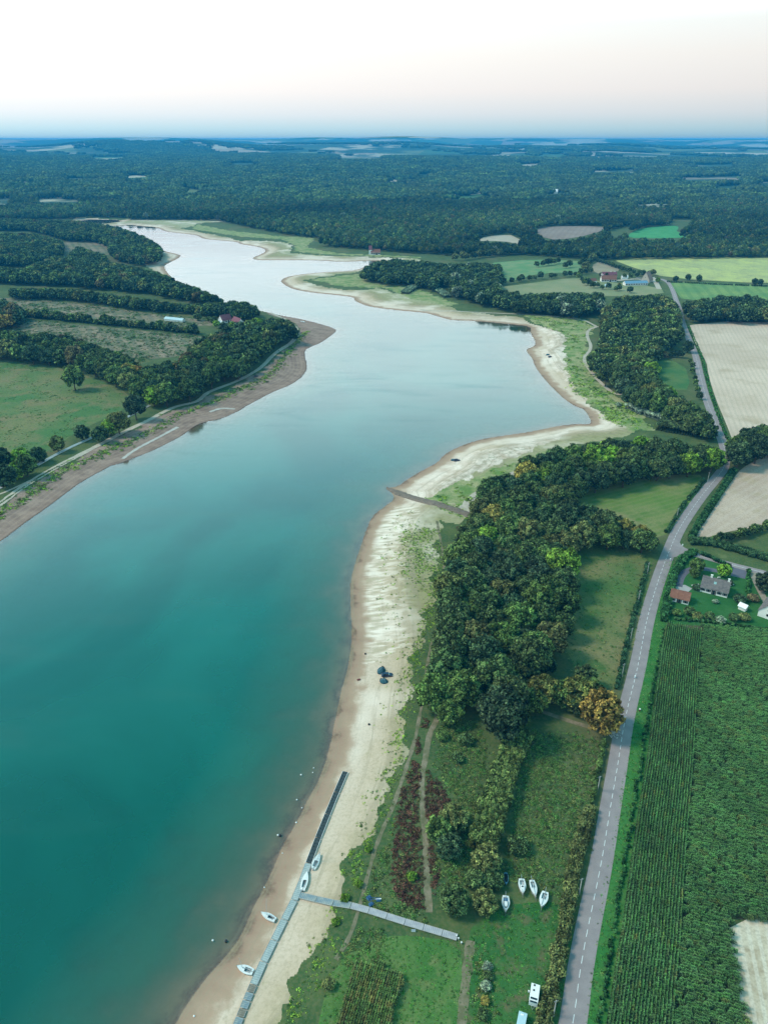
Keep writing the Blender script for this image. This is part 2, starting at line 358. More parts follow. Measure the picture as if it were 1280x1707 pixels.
col = t.mix(t.rng(n_grain, .3, .7, .0, .35), col, (.5, .5, .5), 'SOFT_LIGHT')
M['land'] = t.bsdf(col, .95, .1, bump=n_grain, bstr=.3, bdist=.12)
tag(link('ground', npmesh('ground', np.stack([X, Y, Z], 1), F, M['land'], attrs=A_, smooth=True)), kind='structure')

fw = F[(wet[F]).any(1)]; used, inv = np.unique(fw, return_inverse=True)
dep = np.clip(-height(X[used], Y[used], S[used]), 0, 10)
t = NT('lake_water')
k = t.math('SUBTRACT', 1.0, t.math('POWER', 2.718, t.math('MULTIPLY', t.math('MULTIPLY', t.attr('depth'), t.rng(t.noise(.07, 4), .3, .7, .6, 1.5)), -1.35)))
nb = t.noise(.0065, 4, .5, dist=1.4); nm = t.noise(.03, 3)
deep = t.mix(t.rng(nb, .40, .62), (.000, .066, .040), (.003, .110, .074))
deep = t.mix(t.rng(t.attr('depth'), .3, 2.4), (.040, .112, .062), deep)
di = t.n('ShaderNodeBsdfDiffuse'); t.L(deep, di.inputs['Color']); tp = t.n('ShaderNodeBsdfTransparent')
mx = t.n('ShaderNodeMixShader'); t.L(k, mx.inputs[0]); t.L(tp.outputs[0], mx.inputs[1]); t.L(di.outputs[0], mx.inputs[2])
gl = t.n('ShaderNodeBsdfGlossy'); wst = t.noise(1.0, 4, .5, t.mapping(.5, (.012, .05, 1)), .8); t.L(t.rng(wst, .45, .68, .03, .20), gl.inputs['Roughness'])
bp = t.n('ShaderNodeBump'); bp.inputs['Strength'].default_value = .35; bp.inputs['Distance'].default_value = .05; t.L(t.noise(.8, 3), bp.inputs['Height']); t.L(bp.outputs[0], gl.inputs['Normal'])
fs = t.n('ShaderNodeFresnel'); fs.inputs['IOR'].default_value = 1.34
m2 = t.n('ShaderNodeMixShader'); fq = t.math('POWER', fs.outputs[0], .62); t.L(t.math('MINIMUM', t.math('MULTIPLY', fq, t.math('MULTIPLY_ADD', fs.outputs[0], .6, 1.0)), .97), m2.inputs[0]); t.L(mx.outputs[0], m2.inputs[1]); t.L(gl.outputs[0], m2.inputs[2]); t.L(m2.outputs[0], t.out.inputs['Surface'])
M['water'] = t.m
tag(link('lake_water', npmesh('lake_water', np.stack([X[used], Y[used], np.zeros(len(used))], 1), inv.reshape(-1, 4), M['water'], attrs={'depth': ('POINT', dep)}, smooth=True)), kind='structure')

# ---------------------------------------------------------------- fields
def fieldmat(name, cols, rot=None, spacing=3, sstr=.35, scol=(.3, .3, .2), nsc=.05, fine=1.2, fcol=None, fstr=.5):
    t = NT(name); a = t.noise(nsc, 5); b = t.noise(fine, 5, .65)
    c = t.mix(t.rng(a, .38, .62), cols[0], cols[1])
    if len(cols) > 2: c = t.mix(t.rng(t.noise(nsc*3.1, 4), .5, .68), c, cols[2])
    if rot is not None: c = t.mix(t.math('MULTIPLY', t.rng(t.stripes(rot, spacing), .45, .8), sstr), c, scol)
    c = t.mix(t.math('MULTIPLY', t.rng(b, .45, .68), fstr), c, fcol or tuple(x*.55 for x in cols[0]))
    return t.bsdf(c, .95, .1, bump=b, bstr=.4, bdist=.15)
def pxdir(p, q):
    a = wpoly([p, q]); return math.atan2(a[1][1]-a[0][1], a[1][0]-a[0][0])
def field(name, pts, mat, dz=.04, smooth=1, label=None):
    P = chaikin(wpoly(pts), smooth) if smooth else wpoly(pts)
    me = bpy.data.meshes.new(name); me.from_pydata([(x, y, LAND+dz) for x, y in P], [], [tuple(range(len(P)))]); me.materials.append(mat); me.update()
    o = link(name, me)
    if o.data.polygons[0].normal.z < 0: o.data.flip_normals()
    return tag(o, label, kind='structure')
F1 = [(1147,535),(1400,539),(1500,540),(1500,705),(1400,712),(1290,725),(1225,745),(1219,731),(1210,707),(1192,665),(1180,625),(1177,602),(1162,582),(1155,565)]
F2 = [(1290,752),(1255,770),(1235,781),(1222,797),(1200,830),(1180,862),(1157,896),(1170,898),(1186,894),(1222,884),(1280,876),(1420,850),(1420,735)]
MA = [(940,830),(975,805),(1060,795),(1165,790),(1170,797),(1155,835),(1128,870),(1105,898),(1060,890),(960,860)]
MBp = [(935,895),(1010,905),(1085,928),(1087,945),(1066,1040),(1037,1140),(1020,1153),(950,1120),(930,1000)]
MC = [(1075,598),(1140,604),(1152,650),(1120,650),(1070,620)]
ML = [(-150,603),(0,600),(60,605),(120,618),(170,635),(215,655),(218,675),(190,692),(130,718),(100,742),(50,767),(-30,790),(-200,850)]
L2 = [(-60,530),(40,533),(150,543),(330,560),(390,568),(330,592),(240,600),(150,585),(60,560),(-60,560)]
L3 = [(-60,496),(30,497),(150,508),(300,530),(380,535),(340,546),(160,538),(40,525),(-60,520)]
L4 = [(95,402),(190,400),(205,422),(150,428),(100,430),(60,436),(0,441),(0,434),(80,425)]
F4 = [(1015,431),(1150,428),(1280,430),(1600,432),(1600,474),(1280,473),(1112,464),(1060,448)]
F5 = [(1115,468),(1280,476),(1600,482),(1600,500),(1280,504),(1138,502),(1125,485)]
F6 = [(1042,393),(1070,380),(1120,376),(1132,378),(1125,388),(1170,396),(1060,398)]
F7 = [(887,383),(920,377),(1000,377),(1012,383),(955,398),(910,400)]
F8 = [(765,402),(845,389),(872,402),(860,408),(845,402)]
F9 = [(800,440),(890,432),(985,436),(975,455),(900,455),(850,470),(835,466)]
F10 = [(815,481),(870,474),(960,462),(990,468),(1100,478),(1108,492),(1000,494),(870,494)]
F11 = [(990,438),(1010,436),(1040,450),(1000,458),(985,450)]
dF1 = pxdir((1200,540), (1280,700))
field('stubble_field', F1, fieldmat('pale_stubble', [(.54, .42, .33), (.63, .50, .40), (.48, .37, .27)], -dF1-math.pi/2, 4, .28, (.38, .33, .24), .012), .05)
field('harvested_field', F2, fieldmat('harvested_soil', [(.42, .31, .24), (.52, .40, .31), (.42, .33, .22)], -pxdir((1180,850), (1270,800))-math.pi/2, 5, .35, (.54, .43, .36), .02), .05)
mead = lambda n, rot: fieldmat(n, [(.12, .20, .045), (.24, .22, .10), (.09, .17, .035)], rot, 4, .25, (.24, .23, .11), .03, 1.0, (.08, .12, .04), .5)
field('hay_meadow', MA, mead('mown_meadow', -pxdir((1000,850), (1150,810))-math.pi/2), .04)
field('road_meadow', MBp, fieldmat('tall_meadow', [(.075, .15, .04), (.21, .19, .085), (.06, .13, .035)], None, nsc=.03, fcol=(.06, .09, .035)), .04)
field('small_pasture', MC, fieldmat('pasture', [(.05, .15, .05), (.11, .18, .06)], None), .04)
field('bank_meadow', ML, fieldmat('bank_grass', [(.07, .16, .05), (.17, .18, .075), (.20, .17, .085)], None, nsc=.02, fine=.6, fcol=(.045, .085, .04)), .04)
roughm = fieldmat('rough_pasture', [(.25, .19, .13), (.11, .14, .07), (.31, .24, .17)], pxdir((100,540), (330,570)), 12, .4, (.06, .10, .06), .03, .4, (.05, .07, .05))
field('rough_pasture', L2, roughm, .1); field('fallow_pasture', L3, roughm, .1); field('shore_clearing', L4, roughm, .15)
field('rapeseed_field', F4, fieldmat('yellow_crop', [(.46, .48, .16), (.34, .36, .16), (.28, .28, .15)], 1.2, 9, .3, (.42, .50, .22), .02, .25, (.22, .27, .14)), .2)
field('beet_field', F5, fieldmat('green_crop', [(.12, .24, .09), (.20, .30, .10)], -pxdir((1150,500), (1130,470))-math.pi/2, 14, .35, (.06, .16, .06), .02, .4), .15)
field('green_field', F6, fieldmat('bright_green_crop', [(.06, .26, .09), (.08, .30, .11)], None), .35)
field('ploughed_field', F7, fieldmat('ploughed_soil', [(.25, .19, .16), (.30, .24, .20)], .3, 12, .3, (.2, .15, .13), .02, .3), .35)
field('straw_field', F8, fieldmat('straw', [(.42, .36, .28), (.46, .40, .31)], None), .3)
field('farm_meadow', F9, fieldmat('farm_grass', [(.11, .24, .10), (.20, .27, .13)], None), .2)
field('farm_pasture', F10, fieldmat('farm_dry_grass', [(.20, .24, .12), (.27, .27, .15)], None, nsc=.03), .15)
field('farm_plot', F11, fieldmat('farm_soil', [(.29, .25, .17), (.34, .29, .2)], None), .2)
CORN = [(1108,1043),(1160,1044),(1280,1056),(1420,1072),(1600,1500),(1600,1850),(1270,1850),(1243,1707),(1232,1637),(1223,1589),(1215.5,1530),(1280,1540),(1420,1560),(1600,1500)]
corn_left = [(1000,1780),(1011,1702),(1026,1602),(1037,1538),(1050,1440),(1060,1370),(1078,1262),(1090,1166),(1100,1090),(1108,1043)]
CORN_POLY = corn_left+[(1160,1044),(1280,1056),(1420,1072),(1560,1300),(1650,1590),(1280,1540),(1215.5,1530),(1223,1589),(1232,1637),(1243,1707),(1262,1800),(1200,1860),(985,1860)]
field('corn_field_soil', CORN_POLY, fieldmat('corn_soil', [(.06, .06, .035), (.09, .08, .05)], None), .03, 0)
STUB = [(1210,1520),(1400,1545),(1640,1585),(1640,1860),(1240,1860),(1222,1640)]
field('cut_field', STUB, fieldmat('cut_straw', [(.50, .42, .31), (.60, .52, .40), (.36, .28, .19)], -pxdir((1230,1590), (1250,1700))-math.pi/2, 2.4, .55, (.66, .60, .50), .08, 1.4), .045)
field('road_verge', [(1011,1740),(1026,1640),(1052,1440),(1080,1262),(1092,1166),(1110,1043),(1122,935),(1100,935),(1093,980),(1070,1100),(1052,1200),(1035,1300),(1010,1450),(975,1640),(950,1760)],
      fieldmat('verge_grass', [(.035, .16, .035), (.06, .18, .045), (.08, .19, .05)], None, nsc=.1), .03, 0)
field('mown_lawn', [(560,1600),(640,1560),(690,1560),(765,1570),(775,1640),(760,1760),(520,1790),(530,1700)], fieldmat('lawn', [(.055, .15, .035), (.11, .19, .055), (.15, .19, .07)], None, nsc=.08), .03)
field('boat_park_grass', [(770,1560),(830,1510),(940,1500),(960,1560),(940,1650),(915,1780),(775,1790)], fieldmat('boat_park_turf', [(.03, .12, .03), (.06, .15, .04), (.13, .12, .06)], None, nsc=.09), .03)
field('garden_lawn', [(1125,935),(1160,925),(1290,960),(1420,990),(1420,1068),(1280,1054),(1160,1042),(1112,1040)], fieldmat('garden_grass', [(.025, .12, .03), (.045, .14, .04)], None, nsc=.08), .02, 0)

# ---------------------------------------------------------------- roads and paths
def resample(P, step):
    P = np.array(P, float); seg = np.hypot(*np.diff(P, axis=0).T); s = np.r_[0, np.cumsum(seg)]; n = max(2, int(s[-1]/step)+1)
    u = np.linspace(0, s[-1], n); return np.stack([np.interp(u, s, P[:, 0]), np.interp(u, s, P[:, 1])], 1)
def frames(P):
    T = np.gradient(P, axis=0); T /= np.linalg.norm(T, axis=1)[:, None]; return T, np.stack([-T[:, 1], T[:, 0]], 1)
def strip(name, px, width, mat, dz=.05, step=2.5, world=None, jit=0, seed=1, thick=False):
    P = world if world is not None else np.stack(ground(*np.array(px, float).T)[:2], 1)
    P = resample(chaikin(P, 2, False), step); T, Nn = frames(P); rg = np.random.default_rng(seed)
    wv = width*(1+jit*rg.uniform(-1, 1, len(P))); L_ = P+Nn*wv[:, None]/2; R_ = P-Nn*wv[:, None]/2
    V = np.stack([R_, L_], 1).reshape(-1, 2); z = height(V[:, 0], V[:, 1])+dz
    n = len(P); i = np.arange(n-1)*2; F_ = np.stack([i, i+2, i+3, i+1], 1)
    return tag(link(name, npmesh(name, np.column_stack([V, z]), F_, mat)), kind='structure'), P
t = NT('asphalt'); a = t.noise(.25, 4); b = t.noise(5, 4, .7)
c = t.mix(t.rng(a, .35, .65), (.255, .215, .22), (.31, .265, .265)); c = t.mix(t.math('MULTIPLY', t.rng(b, .4, .7), .4), c, (.19, .165, .17))
M['asphalt'] = t.bsdf(c, .85, .25)
M['paint'] = simple('road_paint', (.74, .76, .76), .7, .25, 2)
M['dirt'] = simple('pale_dirt', (.50, .45, .37), .95, .3, .5, .1)
M['gravel'] = simple('gravel_track', (.34, .29, .23), .95, .35, .6, .1)
ROAD = [(925,1850),(955.5,1707),(968,1600),(1002,1440),(1016,1350),(1030,1270),(1041,1196),(1064,1107),(1076.5,1033),(1099,959),(1114,920),(1129,884.5),(1150,852),(1172,822),(1195,795),
 (1206,780),(1208,765),(1207,745),(1195,715),(1187,692),(1180,675),(1172,650),(1165,620),(1159,592),(1146,562),(1136,535),(1132,515),(1126,500),(1122,487),(1115,472),(1105,466),(1095,464),(1080,463.5),(1060,463)]
_, RP = strip('main_road', ROAD, 6.3, M['asphalt'], .07)
P = resample(RP, .2); T_, N_ = frames(P); mb = MB(); i = 0
def quadstrip(mb, P, N_, i0, i1, w, off=0, z=LAND+.085):
    c0 = P[i0]+N_[i0]*off; c1 = P[i1]+N_[i1]*off
    mb.add([(*(c0-N_[i0]*w/2), z), (*(c1-N_[i1]*w/2), z), (*(c1+N_[i1]*w/2), z), (*(c0+N_[i0]*w/2), z)], [(0, 1, 2, 3)])
while i < len(P)-14:
    quadstrip(mb, P, N_, i, i+11, .17); i += 19
tag(mb.build('road_centre_line', M['paint']), kind='structure')
SIDE = [(1118,916),(1135,917),(1150.6,923),(1170,928),(1203,937),(1226.6,943.6),(1267,953.4),(1300,962),(1400,985)]
strip('side_road', SIDE, 4.6, M['asphalt'], .062)
field('road_junction', [(1118,930),(1112,925),(1128,895),(1136,912),(1158,919),(1156,927),(1136,926)], M['asphalt'], .058)
_, SPt = strip('side_road_edge_line', SIDE[2:], .22, M['paint'], .08, world=None)
M['drive'] = simple('driveway_asphalt', (.13, .13, .17), .85, .2, .8)
strip('driveway', [(1197,952),(1179,949),(1159,947),(1142,952),(1134,961),(1131,972),(1130,978)], 3.6, M['drive'], .05)
field('parking_area', [(1220,945),(1245,951),(1241,965),(1217,960)], M['drive'], .05, 0)
field('gravel_yard', [(1123,975),(1141,975),(1153,981),(1142,991),(1121,986)], simple('yard_gravel', (.40, .39, .38), .95, .2, .6), .045, 0)
strip('farm_track', [(1253,954),(1259,970),(1267,987),(1276,1003),(1284,1020)], 2.8, M['gravel'], .05)
strip('farm_drive', [(1086,462),(1092,470),(1098,482)], 7, M['dirt'], .3)
M['rut'] = fieldmat('worn_track', [(.24, .20, .14), (.13, .13, .07)], None, nsc=.35, fcol=(.10, .11, .05))
strip('shore_track', [(728,868),(735,905),(740,934),(740,965),(739,996),(732,1027),(726,1052),(716,1087),(710,1121),(708,1156),(699,1193),(694,1224),(685,1255),(677,1280),(655,1346),(631,1397),(616,1447),(604,1494),(585,1560),(560,1600)], 1.2, M['rut'], .05, jit=.3)
strip('meadow_track', [(708,1150),(716,1171),(729,1185),(729,1199),(716,1221),(711.6,1246),(707,1277),(704,1283),(702,1318),(708,1369),(710,1416),(711.6,1479),(715.5,1521)], 2.0, M['rut'], .05, jit=.15)
strip('boat_park_track', [(784,1568),(780,1599),(776,1637),(772,1674),(769,1707),(765,1780)], 2.3, M['rut'], .05, jit=.2)
strip('bank_path', [(-160,930),(-60,875),(0,842),(30,817),(65,795),(100,775),(140,755),(175,737),(217,715),(250,700),(272,687),(295,677),(320,672),(332,668),(345,655),(362,648),(395,636),(425,620),(440,609),(455,592),(472,580),(487,571),(496,560),(496,550),(491,544),(482,536),(472,530),(450,521)], 4.2, M['dirt'], .12, jit=.1)
strip('bank_side_path', [(-60,842),(0,825),(37,808),(60,797)], 1.8, M['dirt'], .13)
strip('bay_path', [(700,517),(760,519),(820,522),(900,525),(945,530),(975,534),(985,540),(996,545),(980,549),(977,560),(987,580),(971,597),(978,612),(1000,638),(1020,655),(1030,658),(1055,658)], 3.2, M['dirt'], .15)
strip('bay_side_path', [(990,545),(1005,545),(1018,544)], 3.0, M['dirt'], .16)
strip('wood_path', [(768,848),(775,842),(790,828),(800,818),(822,806),(843,795),(866,784)], 3.6, M['dirt'], .1, jit=.25)
field('path_clearing', [(768,838),(790,820),(806,812),(800,835),(790,850),(775,855)], M['dirt'], .06)
strip('wood_track', [(775,1160),(800,1168),(850,1176),(885,1180),(920,1192),(960,1206),(1005,1218)], 1.9, M['rut'], .05)
strip('dam_road', [(-60,366),(0,362.5),(60,360),(130,356),(200,351),(260,347)], 9, M['dirt'], 1.2, step=20)
for nm, pts in (('boat_ramp', [(205,765),(225,750),(262,731),(297,712)]), ('boat_ramp', [(350,687),(370,680),(392,682)])):
    strip(nm, pts, 2.2, simple('pale_concrete', (.52, .49, .45), .9, .25, .5), .12, jit=.2)
# stone groyne running into the lake
t = simple('groyne_stone', (.22, .175, .14), .95, .5, 1.5)
GR = resample(chaikin(np.stack(ground([645, 665, 700, 735, 765, 797], [814, 822, 833, 843, 852, 864])[:2], 1), 1, False), 1.2); T_, N_ = frames(GR); rg = np.random.default_rng(5)
gv = []; gf = []
for i, p in enumerate(GR):
    hw = 3.2 if i > 8 else .6+i*.33
    zt = max(.55, float(height(p[0], p[1]))+.35)
    for k, (o_, z_) in enumerate(((-1, -1.2), (-.75, .0), (-.3, .6), (.3, .6), (.75, 0), (1, -1.2))):
        q = p+N_[i]*hw*o_+rg.normal(0, .16, 2); gv.append((q[0], q[1], zt+z_*.55+rg.normal(0, .1)))
for i in range(len(GR)-1):
    for k in range(5): gf.append((i*6+k, i*6+k+1, i*6+7+k, i*6+6+k))
tag(link('stone_groyne', npmesh('stone_groyne', gv, np.array(gf), t)), 'brown rubble stone groyne running from the beach out into the lake', 'groyne')

# ---------------------------------------------------------------- foliage meshes
ICO = None
def ico():
    global ICO
    if ICO is None:
        import bmesh
        b = bmesh.new(); bmesh.ops.create_icosphere(b, subdivisions=1, radius=1); ICO = (np.array([v.co[:] for v in b.verts]), np.array([[v.index for v in f.verts] for f in b.faces])); b.free()
    return ICO
def leaf_quads(rg, P, Nrm, size):
    """one quad per point, facing roughly along Nrm"""
    n = len(P); Nn = Nrm+rg.normal(0, .45, (n, 3)); Nn /= np.linalg.norm(Nn, axis=1)[:, None]
    a = rg.normal(0, 1, (n, 3)); u = np.cross(Nn, a); u /= np.linalg.norm(u, axis=1)[:, None]; v = np.cross(Nn, u)
    s = (size*rg.uniform(.6, 1.3, n))[:, None]; u = u*s; v = v*s*.75
    V = np.stack([P-u-v*.3, P-u*.1-v, P+u+v*.2, P+u*.1+v], 1).reshape(-1, 3)
    return V, np.arange(4*n).reshape(n, 4)
def lobes(rg, n, c, rad, k=.62, lr=(.30, .42), low=-.35):
    """n lobe centres over an ellipsoid"""
    i = np.arange(n)+.5; z = low+(1-low)*(1-i/n)*1.0; z = np.clip(z+rg.uniform(-.06, .06, n), -1, .98); ph = i*2.399963+rg.uniform(-.3, .3, n)
    q = np.sqrt(1-z*z); D = np.stack([q*np.cos(ph), q*np.sin(ph), z], 1); f = rg.uniform(k*.82, k*1.14, n)[:, None]
    return np.array(c)+D*f*np.array(rad), rg.uniform(*lr, n), D
def crown_mesh(name, seed, n_l=26, per=110, leaf=.062, rad=(1, 1, .95), cz=1.28, mat='leaf', core=True, lr=(.30, .42), stem=True, k=.66, low=-.4):
    rg = np.random.default_rng(seed); C, Rr, D = lobes(rg, n_l, (0, 0, cz), rad, k, lr, low); V = []; Fq = []; cl = []; b = 0
    lv = rg.uniform(0, 1, n_l)
    for c, r_, v_ in zip(C, Rr, lv):
        d = rg.normal(0, 1, (per, 3)); d[:, 2] = np.where(d[:, 2] < -.3, -d[:, 2], d[:, 2]); d /= np.linalg.norm(d, axis=1)[:, None]
        P = c+d*r_*rg.uniform(.78, 1.22, per)[:, None]; v, f = leaf_quads(rg, P, d, leaf); V.append(v); Fq.append(f+b); b += len(v)
        cl.append(np.clip(v_*.5+.25+rg.uniform(-.38, .38, per), 0, 1))
    me_v = np.concatenate(V); fq = np.concatenate(Fq); clump = np.concatenate(cl)
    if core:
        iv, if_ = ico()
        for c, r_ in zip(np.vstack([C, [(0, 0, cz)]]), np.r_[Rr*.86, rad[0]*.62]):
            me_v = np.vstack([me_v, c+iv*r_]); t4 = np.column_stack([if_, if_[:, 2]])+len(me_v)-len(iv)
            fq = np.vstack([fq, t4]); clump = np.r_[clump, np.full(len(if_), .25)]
    return npmesh_mixed(name, me_v, fq, clump, mat)
def npmesh_mixed(name, V, Fq, clump, mat, midx=None, mats=None):
    """quads with degenerate 4th corner become triangles"""
    tri = Fq[:, 2] == Fq[:, 3]; tot = np.where(tri, 3, 4); start = np.r_[0, np.cumsum(tot)[:-1]]
    flat = Fq[np.column_stack([np.ones((len(Fq), 3), bool), ~tri])]
    me = bpy.data.meshes.new(name); me.vertices.add(len(V)); me.vertices.foreach_set('co', np.asarray(V, np.float32).ravel())
    me.loops.add(len(flat)); me.loops.foreach_set('vertex_index', flat.astype(np.int32)); me.polygons.add(len(Fq)); me.polygons.foreach_set('loop_start', start.astype(np.int32))
    for m_ in (mats or [M[mat]]): me.materials.append(m_)
    if midx is not None: me.polygons.foreach_set('material_index', np.asarray(midx, np.int32))
    a = me.attributes.new('clump', 'FLOAT', 'FACE'); a.data.foreach_set('value', np.asarray(clump, np.float32)); me.update(calc_edges=True)
    return me
def trunk_mesh(name, seed, mat='bark', top=1.2, r=.055):
    rg = random.Random(seed); mb = MB(); mb.tube([(0, 0, -.05), (.01, .02, .3), (.03, 0, .7), (0, .03, top)], [r*1.35, r, r*.8, r*.4], 8)
    for i in range(5):
        a = i*1.257+rg.uniform(-.3, .3); z = .5+.1*i; mb.tube([(0, 0, z), (math.cos(a)*.28, math.sin(a)*.28, z+.3), (math.cos(a)*.55, math.sin(a)*.55, z+.5)], [r*.5, r*.33, r*.15], 6)
    return mb.mesh(name, M[mat], True)
CROWN = [crown_mesh('tree_crown', 10+i, n_l=58+5*(i % 3), per=95, lr=(.15, .29), k=.76, rad=[(1, 1, .95), (1.05, .92, 1.05), (.95, 1.0, .85), (1, .95, 1.15), (1.08, 1, .9), (.92, 1, 1.0)][i], cz=[1.12, 1.18, 1.0, 1.28, 1.05, 1.15][i], low=-.6) for i in range(6)]
CROWN_OPEN = [crown_mesh('open_tree_crown', 60+i, n_l=60, per=95, lr=(.14, .25), k=.80, rad=(1, 1, 1.0), cz=1.02, low=-.85) for i in range(2)]
ROUND = [crown_mesh('round_crown', 70+i, n_l=60, per=95, leaf=.055, lr=(.15, .25), k=.80, rad=(1, 1, .92), cz=.80, low=-.75) for i in range(3)]
BUSH = [crown_mesh('bush_crown', 30+i, n_l=26, per=80, leaf=.075, rad=(1, .9, .7), cz=.45, low=-.2, lr=(.2, .36), k=.7) for i in range(4)]
TRUNK = [trunk_mesh('tree_trunk', 40+i) for i in range(3)]

# tree colours: linear albedo
OAK, DEEP, MID, LIME, GOLD, RUST, WILLOW, OLIVE, BRONZE = (.070,.110,.044), (.050,.086,.046), (.095,.150,.048), (.150,.260,.040), (.24,.21,.06), (.26,.19,.055), (.18,.23,.17), (.125,.145,.055), (.125,.110,.058)
CNAME = {OAK: 'dark green', DEEP: 'very dark blue-green', MID: 'mid green', LIME: 'bright lime green', GOLD: 'golden yellow', RUST: 'rust orange', WILLOW: 'silvery grey-green', OLIVE: 'olive green', BRONZE: 'bronze brown'}
W = {}
W['central'] = [(722,1165),(760,1178),(800,1158),(850,1165),(872,1150),(892,1112),(924,1095),(936,1050),(948,960),(944,908),(1040,908),(1092,918),(1098,895),(1060,868),(1010,850),(955,838),(975,812),(960,760),(960,745),(920,750),(870,770),(860,790),(812,800),(800,830),(800,855),(780,870),(765,900),(748,940),(742,990),(745,1040),(735,1070),(722,1105)]
W['cross'] = [(960,745),(1020,730),(1100,735),(1195,745),(1205,760),(1192,778),(1150,792),(1060,798),(975,812),(958,800)]
W['east'] = [(1219,745),(1240,715),(1280,708),(1420,700),(1420,750),(1280,757),(1250,766),(1225,772)]
W['bayside'] = [(985,595),(1010,565),(1005,520),(1030,495),(1100,490),(1122,500),(1130,520),(1135,560),(1095,590),(1085,620),(1130,660),(1170,680),(1190,715),(1190,728),(1160,722),(1130,703),(1085,683),(1045,664),(1035,655),(1005,632),(985,612)]
W['bay_head'] = [(745,470),(755,490),(830,512),(960,524),(1008,515),(1000,490),(960,488),(870,490),(830,482),(832,440),(780,438),(700,446),(690,470),(720,480)]
W['peninsula'] = [(597,462),(620,438),(660,432),(760,440),(780,466),(740,474),(700,472),(640,470)]
W['north_east'] = [(1140,502),(1200,494),(1260,494),(1280,502),(1500,505),(1500,535),(1280,533),(1150,530),(1142,515)]
W['belt'] = [(-80,548),(0,552),(60,556),(110,558),(160,575),(200,588),(240,612),(300,602),(330,566),(375,548),(420,532),(480,534),(492,545),(485,562),(466,572),(438,590),(418,612),(385,628),(345,642),(325,658),(290,666),(255,672),(222,650),(200,640),(150,618),(110,604),(60,598),(0,592),(-80,590)]
W['left_clump'] = [(-80,500),(0,498),(35,510),(35,540),(0,545),(-80,545)]
W['left_row'] = [(20,480),(120,482),(230,496),(320,508),(410,500),(430,515),(440,525),(400,530),(330,520),(230,513),(120,496),(20,494)]
W['left_upper'] = [(-80,440),(40,448),(90,426),(180,436),(260,452),(320,478),(400,505),(330,500),(240,484),(100,472),(0,468),(-80,466)]
W['left_far'] = [(-80,385),(60,390),(105,402),(100,430),(50,440),(-80,440)]
W['left_top'] = [(-80,362),(130,368),(200,378),(255,400),(272,418),(262,434),(235,440),(190,428),(185,412),(160,400),(110,398),(50,382),(-80,380)]
W['left_mid'] = [(112,428),(130,410),(175,425),(180,436),(150,438),(115,436)]
PLACE = {'central': 'in the dense wood behind the sandy beach', 'cross': 'in the tree band above the mown meadow', 'east': 'in the grove between the two stubble fields',
 'bayside': 'in the wood between the bay beach and the road', 'bay_head': 'in the wood at the head of the bay', 'peninsula': 'in the wood on the peninsula tip', 'north_east': 'in the copse beyond the pale stubble field',
 'belt': 'in the tree belt above the left bank path', 'left_clump': 'in the clump above the rough pasture', 'left_row': 'in the hedge row between the rough pastures', 'left_upper': 'in the woods of the left shore',
 'left_far': 'in the far wood of the left shore', 'left_top': 'in the wood on the far left headland', 'left_mid': 'in the small copse in the shore clearing'}
MIX = {'central': [(OAK, 50), (DEEP, 18), (MID, 18), (LIME, 3), (OLIVE, 7)], 'cross': [(OAK, 40), (DEEP, 20), (MID, 18), (LIME, 9)], 'east': [(OAK, 5), (DEEP, 5), (MID, 3)],
 'bayside': [(OAK, 40), (DEEP, 20), (MID, 14), (OLIVE, 10)], 'bay_head': [(DEEP, 5), (OAK, 5), (WILLOW, 1)], 'peninsula': [(DEEP, 5), (OAK, 5)], 'north_east': [(DEEP, 5), (OAK, 5), (OLIVE, 1)],
 'belt': [(OAK, 36), (DEEP, 20), (MID, 18), (OLIVE, 9), (BRONZE, 5), (RUST, .4)], 'left_clump': [(OAK, 5), (DEEP, 5), (BRONZE, 2), (RUST, 1)]}
DEFMIX = [(OAK, 5), (DEEP, 6), (MID, 2), (OLIVE, 1.2), (BRONZE, .4)]
rg = np.random.default_rng(77)
